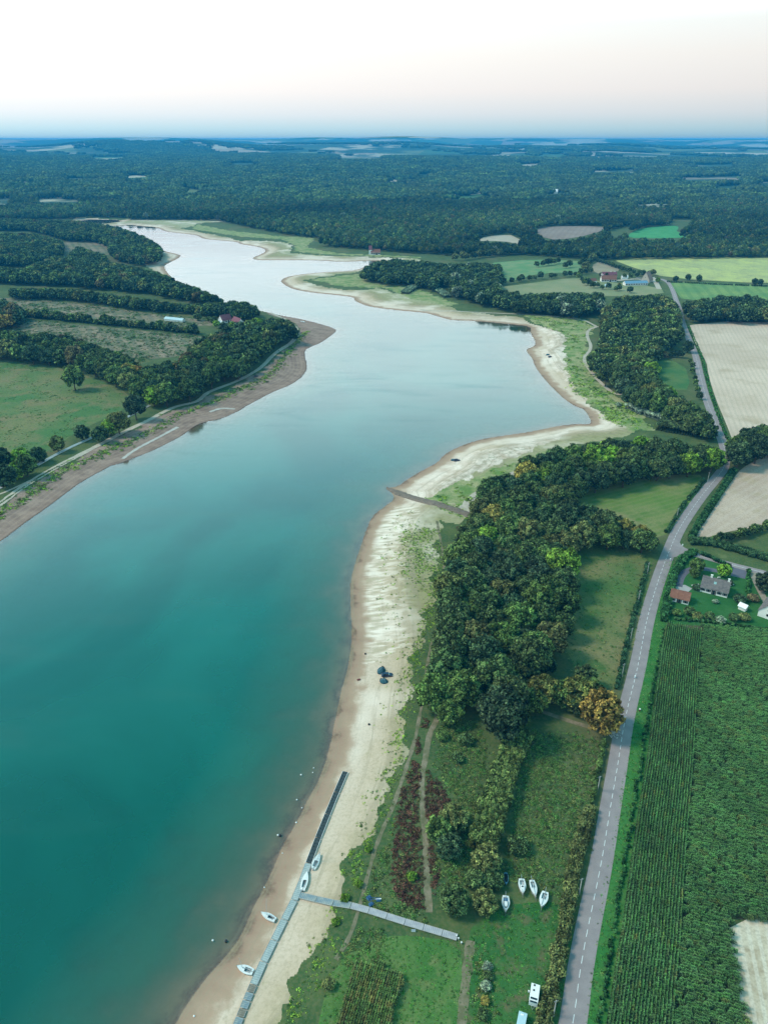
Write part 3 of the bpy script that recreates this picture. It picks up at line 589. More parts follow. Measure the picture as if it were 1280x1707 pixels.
# trees and bushes placed one by one: centre of crown in the photograph, crown radius in metres, colour, shape, label
SINGLES = [
 (838,1192,8.6,DEEP,'open','big round dark tree standing apart below the central wood'),
 (1004,1182,7.4,RUST,'open','orange-tinged autumn tree beside the road at the rubble lay-by'),
 (962,1150,6.4,(.155,.165,.05),'open','yellow-green tree just left of the orange autumn tree'),
 (905,1143,6.2,(.155,.165,.05),'open','olive tree with yellowing leaves at the bottom edge of the central wood'),
 (868,1196,3.2,MID,'open','small green tree between the wood track and the big round dark tree'),
 (1208,948,3.4,LIME,'open','tall yellow-green garden tree behind the grey-roofed house'),
 (1163,938,3.6,MID,'open','garden tree between the side road and the curved driveway'),
 (1158,952,2.6,MID,'open','small garden tree at the inner bend of the driveway'),
 (1278,965,5.0,DEEP,'open','very dark tree at the right edge beside the farm track'),
 (122,628,7.4,MID,'open','lone tree standing in the left bank meadow'),
 (255,657,6.4,LIME,'open','bright lime tree at the corner of the left bank meadow'),
 (182,708,5.2,LIME,'open','light green tree beside the concrete drain on the left bank'),
 (196,700,6.6,OLIVE,'open','olive tree behind the light green tree by the drain'),
 (167,720,4.8,DEEP,'open','dark tree at the near end of the drain copse'),
 (136,717,4.6,DEEP,'open','dark little tree at the meadow edge above the concrete drain'),
 (225,678,6.6,DEEP,'open','dark tree left of the lime tree at the meadow corner'),
 (95,738,4.2,OLIVE,'open','low brownish tree at the lower edge of the left bank meadow'),
 (42,772,5.6,MID,'open','dark green tree at the lower end of the bank meadow'),
 (24,781,4.6,LIME,'open','slender yellow-green tree beside the concrete drain end'),
 (33,757,5.0,LIME,'open','light green tree behind the yellow-green one by the drain'),
 (8,790,5.4,DEEP,'open','dark tree at the left edge by the path fork'),
 (62,754,4.6,DEEP,'open','dark bush-like tree at the meadow foot'),
 (2,762,5.0,DEEP,'open','dark tree at the left edge of the bank meadow'),
 (1147,575,5.8,DEEP,'open','dark tree leaning over the main road by the pale stubble field'),
 (1096,466,3.5,LIME,'open','light green tree at the farm entrance by the road'),
 (1032,474,3.0,GOLD,'open','yellow tree at the end of the long blue-roofed shed'),
 (1126,463,4.2,DEEP,'open','first roadside tree on the boundary of the yellow field'),
 (1147,460,4.6,DEEP,'open','second roadside tree on the boundary of the yellow field'),
 (1165,463,4.4,DEEP,'open','third roadside tree on the boundary of the yellow field'),
 (1258,468,4.4,DEEP,'open','left one of the two small trees at the end of the yellow field'),
 (1267,469,4.4,DEEP,'open','right one of the two small trees at the end of the yellow field'),
]
BUSHES = [
 (732,1386,4.2,MID,'round','round bush left of the pair beside the red bracken'),(756,1370,4.6,OLIVE,'round','upper round bush of the pair beside the red bracken'),
 (749,1415,4.0,DEEP,'round','dark ball-shaped bush below the pair beside the red bracken'),
 (810,1437,4.4,OLIVE,'round','pale round bush at the lower end of the thicket row'),(757,1505,4.2,OAK,'round','round bush above the end of the wooden walkway'),
 (808,1508,3.6,OLIVE,'round','light round bush left of the boats on trailers'),(862,1408,3.6,OAK,'bush','dark bush in the rough ground right of the thicket row'),
 (795,1465,3.6,OAK,'bush','dark bush between the pale round bush and the boats'),(820,1468,3.4,OAK,'bush','dark bush behind the blue dinghy'),
 (737,1226,2.4,MID,'bush','green bush beside the upper meadow track'),(776,1232,3.0,OAK,'bush','grey-green bush left of the big round dark tree'),(762,1262,2.4,OAK,'bush','low bush in the green corner above the red bracken'),
 (756,1150,3.8,DEEP,'round','dark round bush at the lower left corner of the central wood'),(735,1150,3.4,DEEP,'round','very dark bush at the fork of the shore track'),
 (686,1460,1.6,LIME,'bush','pale yellow-green shrub in the middle of the red bracken'),(812,1612,1.5,WILLOW,'bush','grey bush at the top of the low row beside the lower track'),
 (813,1626,1.4,OAK,'bush','second bush of the low row beside the lower track'),(810,1642,1.5,WILLOW,'bush','grey bush in the middle of the low row beside the lower track'),
 (808,1668,1.3,GOLD,'bush','yellowish bush of the low row beside the lower track'),(805,1690,1.6,OAK,'bush','lowest bush of the row beside the lower track'),
 (548,1640,1.8,OLIVE,'bush','yellow-flecked weed bush on the inner edge of the lower beach'),(575,1495,1.5,LIME,'bush','bright weed clump on the beach edge above the walkway'),(598,1473,1.3,LIME,'bush','bright weed clump on the beach edge near the shore track'),
 (614,1415,1.3,LIME,'bush','bright weed clump on the beach beside the pontoon boats'),(560,1535,1.3,LIME,'bush','yellow-green weed clump just below the walkway'),
 (1030,674,2.4,WILLOW,'bush','lone silvery willow bush on the green slope of the bay'),
 (1127,1022,1.6,MID,'bush','garden shrub below the red-roofed garage'),(1148,1020,2.0,OAK,'bush','dark garden shrub right of the red-roofed garage'),(1162,1028,1.7,OLIVE,'bush','olive garden shrub on the lawn edge'),
 (1182,1028,1.8,OAK,'bush','garden shrub on the corn field boundary below the house'),(1200,1034,1.6,WILLOW,'bush','pale garden shrub on the corn field boundary'),(1222,1030,1.8,OAK,'bush','dark shrub left of the white shed'),
 (1240,1030,2.0,OLIVE,'bush','olive shrub below the white shed'),(1232,1000,2.2,DEEP,'bush','dark shrub above the white shed'),(1255,998,2.0,BRONZE,'bush','brownish flowering shrub left of the white gabled house'),
 (1160,980,1.6,DEEP,'bush','dark shrub at the left gable of the grey-roofed house'),(1214,972,1.5,DEEP,'bush','dark shrub at the rear corner of the grey-roofed house'),
 (1192,1003,1.1,WILLOW,'bush','low pale shrub along the front wall of the grey-roofed house'),
]
trees = []   # x, y, R, colour, label, placed, mesh kind
def spacing_ok(x, y, r, acc, grid, cs=18.0, f=.64):
    gx, gy = int(x//cs), int(y//cs)
    for i in range(gx-1, gx+2):
        for j in range(gy-1, gy+2):
            for (a, b, c) in grid.get((i, j), ()):
                if (a-x)**2+(b-y)**2 < (f*(r+c)*.98)**2: return False
    grid.setdefault((gx, gy), []).append((x, y, r)); return True
grid = {}
for px, py, R_, c, k_, lab in SINGLES:
    if px < 300: R_ *= 1.22
    zc = LAND+R_*1.3; x, y = toworld(px, py, zc); trees.append((float(x), float(y), R_, c, lab, True, k_)); spacing_ok(float(x), float(y), R_, 0, grid)
for zn, poly in W.items():
    rmin, rmax = {'central': (3.6, 7.6), 'cross': (4, 7.4), 'belt': (4.2, 8.2), 'left_row': (4.0, 6.4), 'left_mid': (4, 6)}.get(zn, (4.6, 7.8))
    wp = wpoly(poly, 11.0); x0, y0 = wp.min(0); x1, y1 = wp.max(0); area = (x1-x0)*(y1-y0); n = int(area/6)
    C_ = rg.uniform((x0, y0), (x1, y1), (n, 2)); C_ = C_[inpoly(C_[:, 0], C_[:, 1], wp)]
    mixc, wt = zip(*MIX.get(zn, DEFMIX)); wt = np.array(wt, float)/sum(wt)
    sd_ = sdist(C_[:, 0], C_[:, 1]); big = rg.uniform(0, 1, len(C_))
    for rr_ in (rmax, (rmin+rmax)/2, rmin):
        for (x, y), s_ in zip(C_, sd_):
            if s_ < 9: continue
            r_ = rr_*rg.uniform(.88, 1.08)
            q1 = topix(x, y, LAND+r_*2.0); q2 = topix(x, y, LAND+r_*.7)
            if q1[1] < 1100 and not (inpoly(np.array([q1[0], q2[0]]), np.array([q1[1], q2[1]]), poly).all()): continue
            if spacing_ok(x, y, r_, 0, grid): trees.append((x, y, r_, mixc[rg.choice(len(mixc), p=wt)], zn, False, 'tree'))
# yellow patches the photograph shows inside the woods
def recolour(px, py, c, lab):
    bx, by = toworld(px, py, 14); best = min((i for i, t_ in enumerate(trees) if not t_[5]), key=lambda i: (trees[i][0]-bx)**2+(trees[i][1]-by)**2)
    t_ = trees[best]; trees[best] = (t_[0], t_[1], t_[2], c, lab, True, t_[6])
for a in [(828,866,GOLD,'golden yellow tree near the beach edge of the central wood'),(842,922,GOLD,'golden tree in the middle of the central wood'),(915,790,LIME,'pale lime tree at the upper end of the central wood'),
  (897,788,GOLD,'yellowing tree left of the pale lime tree in the central wood'),(1032,872,GOLD,'yellow-topped tree in the hedge arm between the two meadows'),(1062,882,GOLD,'second yellow-topped tree in the hedge arm, nearer the road'),
  (915,985,LIME,'large bright green tree on the right flank of the central wood'),(925,935,LIME,'bright green tree above the large bright one in the central wood'),(875,928,LIME,'small lime tree right of the golden tree in the central wood'),
  (905,1045,BRONZE,'bronze-brown tree on the right flank of the central wood'),(808,1165,BRONZE,'bronze tree at the bottom edge of the central wood'),(940,1135,OLIVE,'yellowing tree in the row left of the orange autumn tree'),
  (1048,758,LIME,'lime green tree in the middle of the band above the mown meadow'),(1073,745,LIME,'light green tree at the top of the band above the mown meadow'),(1145,765,LIME,'bright tree toward the road in the band above the mown meadow'),
  (1000,760,LIME,'bright tree at the left part of the band above the mown meadow'),(972,748,RUST,'reddish tree at the left end of the band above the mown meadow'),(1198,722,LIME,'lime tree beside the road bend'),
  (1082,522,LIME,'yellow-green tree in the wood below the farm'),(1082,608,LIME,'light tree left of the small pasture'),(1122,652,LIME,'yellow-green tree below the small pasture'),
  (212,622,GOLD,'yellowing tree at the lower edge of the left belt'),(228,612,RUST,'rust coloured tree in the left belt near the meadow corner'),(190,592,RUST,'reddish tree on the upper edge of the left belt'),
  (150,572,BRONZE,'brownish tree above the lone meadow tree in the left belt'),(430,540,LIME,'light tree beside the right farmhouse roof'),(375,546,OLIVE,'yellowish tree hiding the long red roof'),
  (10,512,RUST,'orange-brown tree in the clump at the left edge'),(1250,500,RUST,'reddish tree in the copse beyond the pale stubble field'),(865,485,DEEP,'dark tree on the farm meadow corner')]:
    recolour(*a)
# hedgerow trees in lines
def row(px_pts, n, r0, r1, mixc, zone, jit=3, seed=0, grp=True):
    g = np.random.default_rng(seed); P = resample(wpoly(px_pts, 6), 1.0); idx = np.linspace(0, len(P)-1, n).astype(int)
    for i in idx:
        x, y = P[i]+g.normal(0, jit, 2)*.4; trees.append((x, y, g.uniform(r0, r1), mixc[g.integers(len(mixc))], zone, False, 'open'))
PLACE.update({'mid_hedge': 'in the tree line crossing the rough pastures', 'field_hedge': 'in the hedge line beside the yellow field', 'farm_hedge': 'in the tree line below the farm meadow', 'farm_yard': 'around the red-roofed farm buildings',
 'track_hedge': 'in the low tree row right of the harvested field', 'house_group': 'beside the red-roofed houses on the left bank', 'meadow_arm': 'in the tree clump inside the farm meadow', 'straw_belt': 'in the belt above the farm meadow',
 'road_copse': 'in the undergrowth row beside the road and small pasture', 'autumn_row': 'in the row between the central wood and the orange autumn tree'})
row([(40,524),(100,530),(160,536),(215,541),(270,547),(330,553)], 44, 3.0, 5.6, [OAK, DEEP, MID, OLIVE], 'mid_hedge', 4, 1)
row([(330,530),(352,536),(372,548),(395,542),(412,556),(440,546),(455,540)], 12, 3.2, 5, [MID, OAK, LIME, DEEP], 'house_group', 5, 2)
row([(990,432),(1020,443),(1050,452),(1080,458)], 18, 3.2, 4.6, [DEEP, OAK], 'field_hedge', 3, 3)
row([(832,472),(870,466),(900,462),(950,458),(985,452)], 16, 3.0, 5, [DEEP, OAK], 'farm_hedge', 4, 4)
row([(895,442),(912,440),(930,436)], 6, 4, 5.5, [DEEP, OAK], 'meadow_arm', 3, 5)
row([(940,445),(965,440),(985,430),(975,452)], 14, 4, 6, [DEEP, OAK, OLIVE], 'farm_yard', 6, 6)
row([(965,462),(990,478),(1010,479),(1030,482),(1050,484),(975,472)], 12, 3.2, 5, [DEEP, OAK, MID], 'farm_yard', 4, 7)
row([(1000,459),(1020,462),(1040,461),(1060,459),(1090,455)], 9, 3, 4.4, [DEEP, OAK, OLIVE], 'farm_yard', 3, 17)
row([(1195,895),(1215,893),(1235,888),(1255,882),(1275,878),(1300,872)], 14, 1.9, 3.0, [OAK, MID, DEEP], 'track_hedge', 1, 8)
row([(760,432),(820,425),(880,420),(940,418),(990,425)], 26, 5, 7, [DEEP, OAK, OLIVE], 'straw_belt', 6, 9)
row([(560,408),(640,411),(700,412),(760,413),(855,412)], 34, 5, 7, [DEEP, OAK], 'straw_belt', 6, 10)
row([(1095,595),(1120,590),(1135,592)], 6, 2.6, 3.8, [OAK, DEEP, BRONZE], 'road_copse', 3, 11)
row([(1150,600),(1158,630),(1166,660)], 7, 2.0, 3.0, [OAK, MID], 'road_copse', 1, 12)
row([(880,1168),(920,1150),(955,1180),(985,1150),(975,1130)], 6, 4.2, 5.4, [OAK, OLIVE, MID], 'autumn_row', 2, 13)

def inframe(x, y, R_, m=25):
    px, py, d = topix(x, y, LAND+R_*1.3); k = FPX*R_/max(d, 1); return d > 0 and -k-m < px < 1280+k+m and py < 1707+k+m
trees = [t_ for t_ in trees if inframe(*t_[:3])]
def key(t_):
    d = math.hypot(t_[0], t_[1], CAM_H); return (0 if t_[5] else 1, -t_[2]/d)
trees.sort(key=key)
N_IND = 292
def place_tree(t_, i):
    x, y, R_, c, zone, named, kind = t_; g = random.Random(i)
    lab = zone if named else '%s tree %s' % (CNAME[c], PLACE[zone])
    grp = 'trees placed singly in fields, gardens and banks' if named else 'trees '+PLACE[zone]
    o = empty('tree', (x, y, float(height(x, y))), g.uniform(0, 6.28), lab, 'tree', grp); s_ = R_
    o.scale = (s_, s_, s_*g.uniform(.92, 1.12))
    cm = g.choice(CROWN_OPEN if (kind == 'open' and R_ < 7.9) else CROWN); k = g.uniform(.82, 1.2)
    q = link('crown', cm, o); q['tint'] = [a*k*g.uniform(.94, 1.06) for a in c]; link('trunk', g.choice(TRUNK), o)
for i, t_ in enumerate(trees[:N_IND]): place_tree(t_, i)
for i, (px, py, R_, c, k_, lab) in enumerate(BUSHES):
    x, y = toworld(px, py, LAND+R_*.55); g = random.Random(900+i); z = float(height(x, y))
    o = empty('bush', (float(x), float(y), z-.05), g.uniform(0, 6.28), lab, 'bush', 'bushes on the rough ground and in gardens'); k2 = 1.45 if px > 1110 and py > 930 else 1.0; o.scale = (R_*k2, R_*k2, R_*k2)
    q = link('crown', g.choice(ROUND if k_ == 'round' else BUSH), o); q['tint'] = [a*(.85 if c == LIME else 1.35) for a in c]; link('stem', TRUNK[i % 3], o).scale = (.8, .8, .5)

# ---------------------------------------------------------------- instanced masses
def source(name, meshes):
    c = bpy.data.collections.new(name)
    for i, me in enumerate(meshes): c.objects.link(bpy.data.objects.new('%s_%02d' % (name, i), me))
    return c
def scatter(name, P, rot, scl, var, tint, coll, label, cat=None):
    P = np.asarray(P, np.float32); n = len(P); me = bpy.data.meshes.new(name); me.vertices.add(n); me.vertices.foreach_set('co', P.ravel())
    def at(nm, ty, v, k='value'):
        a = me.attributes.new(nm, ty, 'POINT'); a.data.foreach_set(k, np.ascontiguousarray(v).ravel())
    at('rotv', 'FLOAT_VECTOR', np.asarray(rot, np.float32), 'vector'); at('sclv', 'FLOAT_VECTOR', np.asarray(scl, np.float32), 'vector')
    at('var', 'INT', np.asarray(var, np.int32)); at('tint', 'FLOAT_VECTOR', np.asarray(tint, np.float32), 'vector'); me.update()
    o = link(name, me); ng = bpy.data.node_groups.new(name+'_nodes', 'GeometryNodeTree')
    ng.interface.new_socket('Geometry', in_out='INPUT', socket_type='NodeSocketGeometry'); ng.interface.new_socket('Geometry', in_out='OUTPUT', socket_type='NodeSocketGeometry')
    gi = ng.nodes.new('NodeGroupInput'); go = ng.nodes.new('NodeGroupOutput'); ip = ng.nodes.new('GeometryNodeInstanceOnPoints'); ci = ng.nodes.new('GeometryNodeCollectionInfo')
    ci.inputs['Collection'].default_value = coll; ci.inputs['Separate Children'].default_value = True; ci.inputs['Reset Children'].default_value = True
    def na_(nm, ty):
        q = ng.nodes.new('GeometryNodeInputNamedAttribute'); q.data_type = ty; q.inputs['Name'].default_value = nm; return [s_ for s_ in q.outputs if s_.enabled and s_.name == 'Attribute'][0]
    ng.links.new(gi.outputs[0], ip.inputs['Points']); ng.links.new(ci.outputs[0], ip.inputs['Instance']); ip.inputs['Pick Instance'].default_value = True
    ng.links.new(na_('var', 'INT'), ip.inputs['Instance Index']); ng.links.new(na_('rotv', 'FLOAT_VECTOR'), ip.inputs['Rotation']); ng.links.new(na_('sclv', 'FLOAT_VECTOR'), ip.inputs['Scale'])
    ng.links.new(ip.outputs[0], go.inputs[0]); md = o.modifiers.new('scatter', 'NODES'); md.node_group = ng
    return tag(o, label, cat, kind='stuff')
def rotz(n, g): return np.column_stack([np.zeros(n), np.zeros(n), g.uniform(0, 6.283, n)])
def tints(n, g, mixc, jit=.18):
    c, wt = zip(*mixc); wt = np.array(wt, float)/sum(wt); T = np.array(c)[g.choice(len(c), n, p=wt)]
    return T*(1+g.normal(0, jit, (n, 1)))*(1+g.normal(0, .05, (n, 3)))
def treepiece(name, seed, n_l, per, leaf):
    return crown_mesh(name, seed, n_l=n_l, per=per, leaf=leaf, lr=(.22, .38), k=.72, rad=(1, 1, 1.0), cz=1.05, low=-.6)
MIDT = source('woodland_tree', [treepiece('woodland_tree', 200+i, 26, 22, .12) for i in range(5)])
rest = trees[N_IND:]
g = np.random.default_rng(5)
X_ = np.array([t_[0] for t_ in rest]); Y_ = np.array([t_[1] for t_ in rest]); R_ = np.array([t_[2] for t_ in rest]); H_ = height(X_, Y_)
T_ = np.array([t_[3] for t_ in rest])*(1+g.normal(0, .16, (len(rest), 1)))
scatter('woodland', np.column_stack([X_, Y_, H_]), rotz(len(rest), g), np.column_stack([R_, R_, R_*g.uniform(.9, 1.15, len(rest))]), g.integers(0, 5, len(rest)), T_, MIDT, 'farther trees of the lakeside woods and hedge rows')
print('trees', len(trees), 'rest', len(rest))

# far forest: single crowns out to 2.6 km, whole stands beyond
FOREST = [(-600,357),(-60,362),(120,360),(235,361.5),(330,362),(365,363),(410,373),(470,384),(525,391),(545,398),(530,404),(600,409),(640,412),(760,420),(880,418),(990,426),(1280,422),(1900,426),(1900,150),(-600,150)]
CLEAR = [F7, F6, F8, [(200,293),(258,293),(256,298),(203,299)], [(60,333),(100,331),(135,334),(130,339),(70,339)], [(735,330),(812,323),(815,327),(740,333)], [(918,318),(930,321),(952,323),(950,327),(922,327)],
 [(1128,297),(1240,293),(1242,300),(1130,302)], [(1180,311),(1240,311),(1240,315),(1178,315)], [(1258,303),(1400,303),(1400,312),(1260,310)], [(830,253),(882,254),(880,258),(830,256)], [(898,256),(945,258),(943,263),(900,262)],
 [(560,262),(640,260),(642,264),(560,266)], [(1030,256),(1120,254),(1122,259),(1030,261)], [(150,262),(215,261),(215,264),(150,266)], [(860,274),(900,273),(900,276),(860,277)], [(1150,275),(1230,274),(1230,278),(1150,279)], [(20,302),(70,301),(70,304),(20,305)],
 [(640,300),(668,299),(670,303),(642,304)], [(380,272),(430,271),(432,274),(380,276)], [(985,285),(1060,283),(1062,287),(985,289)], [(700,290),(722,289),(722,293),(700,294)], [(300,318),(345,317),(345,320),(300,322)], [(1060,340),(1120,339),(1118,343),(1060,344)],
 [(1010,386),(1055,376),(1050,384),(1020,394)], [(-40,332),(22,330),(15,340),(-40,350)], [(105,295),(115,295),(150,300),(148,303),(108,299)], [(1115,366),(1160,366),(1140,377),(1118,376)]]
g = np.random.default_rng(9)
def jgrid(x0, x1, y0, y1, st): 
    gx, gy = np.meshgrid(np.arange(x0, x1, st), np.arange(y0, y1, st)); q = np.column_stack([gx.ravel(), gy.ravel()]); return q+g.uniform(-.42, .42, q.shape)*st
Q = jgrid(-1900, 1900, 1200, 2700, 9.6); Q = Q[np.abs(Q[:, 0]) < Q[:, 1]*.66+40]
px, py, _ = topix(Q[:, 0], Q[:, 1], LAND+8); k = inpoly(px, py, FOREST)
for z_ in (0, 8, 15):
    px, py, _ = topix(Q[:, 0], Q[:, 1], LAND+z_); k &= ~inany(px, py, CLEAR)
k = k; Q = Q[k]; Q = Q[sdist(Q[:, 0], Q[:, 1]) > 25]
n = len(Q); print('far trees', n); R_ = g.uniform(4.6, 7.4, n)
nz = np.sin(Q[:, 0]*.013+1)*np.sin(Q[:, 1]*.009)+np.sin(Q[:, 0]*.0041-Q[:, 1]*.006); T_ = tints(n, g, [(OAK, 8), (DEEP, 7), (MID, 3.2), (OLIVE, 1.6), (BRONZE, .5), (WILLOW, .1)], .17)*(1.1+.30*nz[:, None])
LOWT = source('forest_tree', [crown_mesh('forest_tree', 300+i, n_l=8, per=9, leaf=.22, lr=(.42, .6), rad=(1, 1, 1.0), cz=1.2, k=.5, mat='leaf_far') for i in range(5)])
scatter('forest', np.column_stack([Q, height(Q[:, 0], Q[:, 1])]), rotz(n, g), np.column_stack([R_, R_, R_*g.uniform(.9, 1.25, n)]), g.integers(0, 5, n), np.clip(T_, .005, 1), LOWT, 'broad forest beyond the lake running to the hills')
# stands: 120 m squares of crowns
def stand(seed):
    g = np.random.default_rng(seed); iv, if_ = ico(); V = []; Fq = []; cl = []; b = 0
    q = np.stack(np.meshgrid(np.arange(-30, 30, 10.0), np.arange(-30, 30, 10.0)), -1).reshape(-1, 2)+5; q = q+g.uniform(-4, 4, q.shape)
    for x, y in q:
        r = g.uniform(4.8, 8); v = iv*np.array([r, r, r*g.uniform(.9, 1.3)])*g.uniform(.85, 1.15, (len(iv), 1))+np.array([x, y, g.uniform(8, 13)]); V.append(v); Fq.append(np.column_stack([if_, if_[:, 2]])+b); b += len(v)
        cl.append(np.clip(g.uniform(0, 1)+g.uniform(-.15, .15, len(if_)), 0, 1))
    return npmesh_mixed('forest_stand', np.concatenate(V), np.concatenate(Fq), np.concatenate(cl), 'leaf_far')
STAND = source('forest_stand', [stand(400+i) for i in range(4)])
Q = jgrid(-8200, 8200, 2650, 10500, 56); Q = Q[np.abs(Q[:, 0]) < Q[:, 1]*.62+100]; d = np.hypot(*Q.T)
h_ = height(Q[:, 0], Q[:, 1], np.full(len(Q), 400.)); px, py, _ = topix(Q[:, 0], Q[:, 1], h_+8)
nz = np.sin(Q[:, 0]*.0017+2)*np.sin(Q[:, 1]*.0013+1)+.7*np.sin(Q[:, 0]*.0043+Q[:, 1]*.0031)+.4*g.normal(0, 1, len(Q))
k = np.ones(len(Q), bool)
for z_ in (0, 8, 16):
    px_, py_, _ = topix(Q[:, 0], Q[:, 1], h_+z_); k &= ~inany(px_, py_, CLEAR)
k = k & ((d < 6900) & (nz > -1.65) | (d >= 6900) & (nz > .5)) & ~((px > 560) & (d > 6000) & (nz < .7)); Q = Q[k]; h_ = h_[k]; n = len(Q); print('stands', n)
T_ = tints(n, g, [(OAK, 8), (DEEP, 8), (MID, 1.2)], .15)
scatter('distant_forest', np.column_stack([Q, h_]), rotz(n, g), np.column_stack([np.full(n, 1.06), np.full(n, 1.06), g.uniform(.9, 1.15, n)]), g.integers(0, 4, n), np.clip(T_, .005, 1), STAND, 'distant forest fading blue toward the hills')

# ---------------------------------------------------------------- low plants, corn, bracken
def rand_in(poly, dens, g, z=LAND):
    wp = wpoly(poly, z); x0, y0 = wp.min(0); x1, y1 = wp.max(0); n = int((x1-x0)*(y1-y0)*dens)
    q = g.uniform((x0, y0), (x1, y1), (n, 2)); return q[inpoly(q[:, 0], q[:, 1], wp)]
def along(px, n, spread, g):
    P = resample(np.stack(ground(*np.array(px, float).T)[:2], 1), .5); T, Nn = frames(P); i = g.integers(0, len(P), n)
    return P[i]+Nn[i]*g.normal(0, spread, (n, 1))+g.normal(0, .4, (n, 2))
def clumped(Q, g, k, sc_):
    """pull points into loose clusters"""
    c = Q[g.integers(0, len(Q), max(1, len(Q)//k))]; return c[g.integers(0, len(c), len(Q))]+g.normal(0, sc_, (len(Q), 2))
def tuft(name, seed, n=46, leaf=.16, h=.42):
    rg = np.random.default_rng(seed); a = rg.uniform(0, 6.28, n); r = np.sqrt(rg.uniform(0, 1, n)); P = np.stack([r*np.cos(a), r*np.sin(a)*.8, h*(1-r*r)*rg.uniform(.3, 1, n)+.03], 1)
    D = np.stack([np.cos(a)*r*.7, np.sin(a)*r*.7, np.ones(n)], 1); V, f = leaf_quads(rg, P, D, leaf); return npmesh_mixed(name, V, f, rg.uniform(0, 1, n), 'leaf')
TUFT = source('weed_tuft', [tuft('weed_tuft', 500+i) for i in range(4)])
def put(name, Q, size, mixc, coll, label, nv=4, jit=.2, flat=1.0, g=None, minsd=3.5):
    s_ = sdist(Q[:, 0], Q[:, 1]); Q = Q[s_ > minsd]; s_ = s_[s_ > minsd]; n = len(Q); sz = g.uniform(size[0], size[1], n)*g.uniform(.6, 1.3, n)
    return scatter(name, np.column_stack([Q, height(Q[:, 0], Q[:, 1], s_)]), rotz(n, g), np.column_stack([sz, sz, sz*flat]), g.integers(0, nv, n), np.clip(tints(n, g, mixc, jit), .004, 1), coll, label)
g = np.random.default_rng(21)
LIMEW, DARKW, REDW = (.20,.31,.05), (.04,.11,.03), (.085,.042,.034)
edgeR = [(735,905),(726,960),(716,1020),(700,1070),(690,1110),(681,1160),(668,1220),(657,1290),(640,1340),(612,1400),(588,1460),(562,1520),(546,1570),(520,1630),(490,1690),(470,1740)]
Q = np.vstack([along(edgeR, 520, 1.1, g), clumped(along(edgeR, 420, 2.6, g), g, 5, .6), clumped(rand_in([(672,865),(728,885),(727,985),(700,975),(672,955),(666,900)], .30, g), g, 6, 1.3),
 clumped(rand_in([(650,850),(690,850),(715,1060),(670,1090),(625,1000)], .035, g), g, 2, .5), clumped(rand_in([(700,1060),(690,1110),(660,1290),(640,1330),(650,1200),(670,1080)], .12, g), g, 3, .6),
 along([(722,840),(745,850),(770,862),(790,868)], 160, 1.2, g), along([(735,838),(760,846),(775,852)], 60, .5, g)])
Q = np.vstack([Q, clumped(rand_in([(672,865),(728,885),(727,985),(700,975),(672,955),(666,900)], .5, g), g, 7, 1.6), rand_in([(640,850),(735,880),(716,1010),(690,1112),(655,1290),(600,1400),(560,1480),(600,1330),(640,1160),(625,1000)], .05, g)])
Q = np.vstack([Q, Q+g.normal(0, 1.0, Q.shape)])
put('beach_weeds', Q, (.22, .62), [(LIMEW, 6), (DARKW, 2), (MID, 3)], TUFT, 'scattered green weeds along the upper edge of the right beach', g=g)
Q = np.vstack([clumped(rand_in(GREEN[3], .12, g), g, 4, 1.2), clumped(rand_in(GREEN[2], .10, g), g, 6, 2.4), clumped(rand_in([(950,600),(985,640),(1030,672),(1075,700),(1040,712),(990,676),(950,640)], .2, g), g, 8, 2.2)])
put('bay_weeds', Q, (.7, 1.5), [(LIMEW, 5), (DARKW, 2), (MID, 3)], TUFT, 'green weeds over the dried slope of the bay', g=g)
bankw = [(-20,872),(15,847),(45,830),(65,815),(95,792),(117,780),(150,765),(190,747),(225,732),(270,710),(295,692),(332,679),(367,665),(400,647),(437,635),(460,617),(475,592),(490,575),(512,552)]
Q = np.vstack([along(bankw, 1500, 2.0, g), clumped(along(bankw, 700, 3.5, g), g, 6, 1.3)])
put('bank_weeds', Q, (.6, 1.4), [(LIMEW, 4), (MID, 5), (DARKW, 2)], TUFT, 'band of green weeds between the left bank path and the mud', g=g)
BRK = [[(687,1267),(702,1275),(699,1320),(697,1360),(704,1420),(708,1515),(690,1515),(668,1500),(650,1470),(656,1420),(658,1380),(668,1325)], [(712,1285),(735,1305),(752,1340),(730,1360),(716,1390),(722,1420),(735,1455),(722,1500),(716,1440),(713,1390),(708,1330)],
 [(690,1225),(700,1228),(702,1250),(694,1258)], [(706,1195),(716,1200),(712,1215),(704,1212)], [(762,878),(778,876),(780,895),(764,898)], [(755,904),(775,902),(774,925),(762,930)]]
Q = np.vstack([rand_in(p, 2.2, g) for p in BRK])
put('bracken', Q, (.45, .9), [(REDW, 5), ((.075,.045,.03), 3), ((.13,.07,.05), 1.5), (OLIVE, .8)], TUFT, 'red-brown bracken patches around the meadow track', g=g, flat=1.3)
SCR = [[(735,1210),(800,1200),(812,1260),(800,1330),(790,1480),(740,1500),(722,1460),(745,1360),(755,1320),(725,1280)], [(870,1215),(990,1232),(990,1290),(970,1400),(942,1500),(840,1465),(855,1380),(862,1290)], [(620,1470),(650,1480),(700,1520),(720,1540),(660,1530),(600,1505)],
 [(640,1400),(655,1380),(650,1470),(615,1465)], [(560,1590),(600,1545),(640,1560),(640,1610),(580,1610)], [(790,1600),(822,1600),(820,1700),(795,1750)]]
Q = np.vstack([rand_in(p, .85, g) for p in SCR]+[clumped(rand_in(SCR[1], .5, g), g, 9, 1.5), clumped(rand_in(SCR[0], .5, g), g, 9, 1.5)])
Q = np.vstack([Q, Q+g.normal(0, 1.2, Q.shape)])
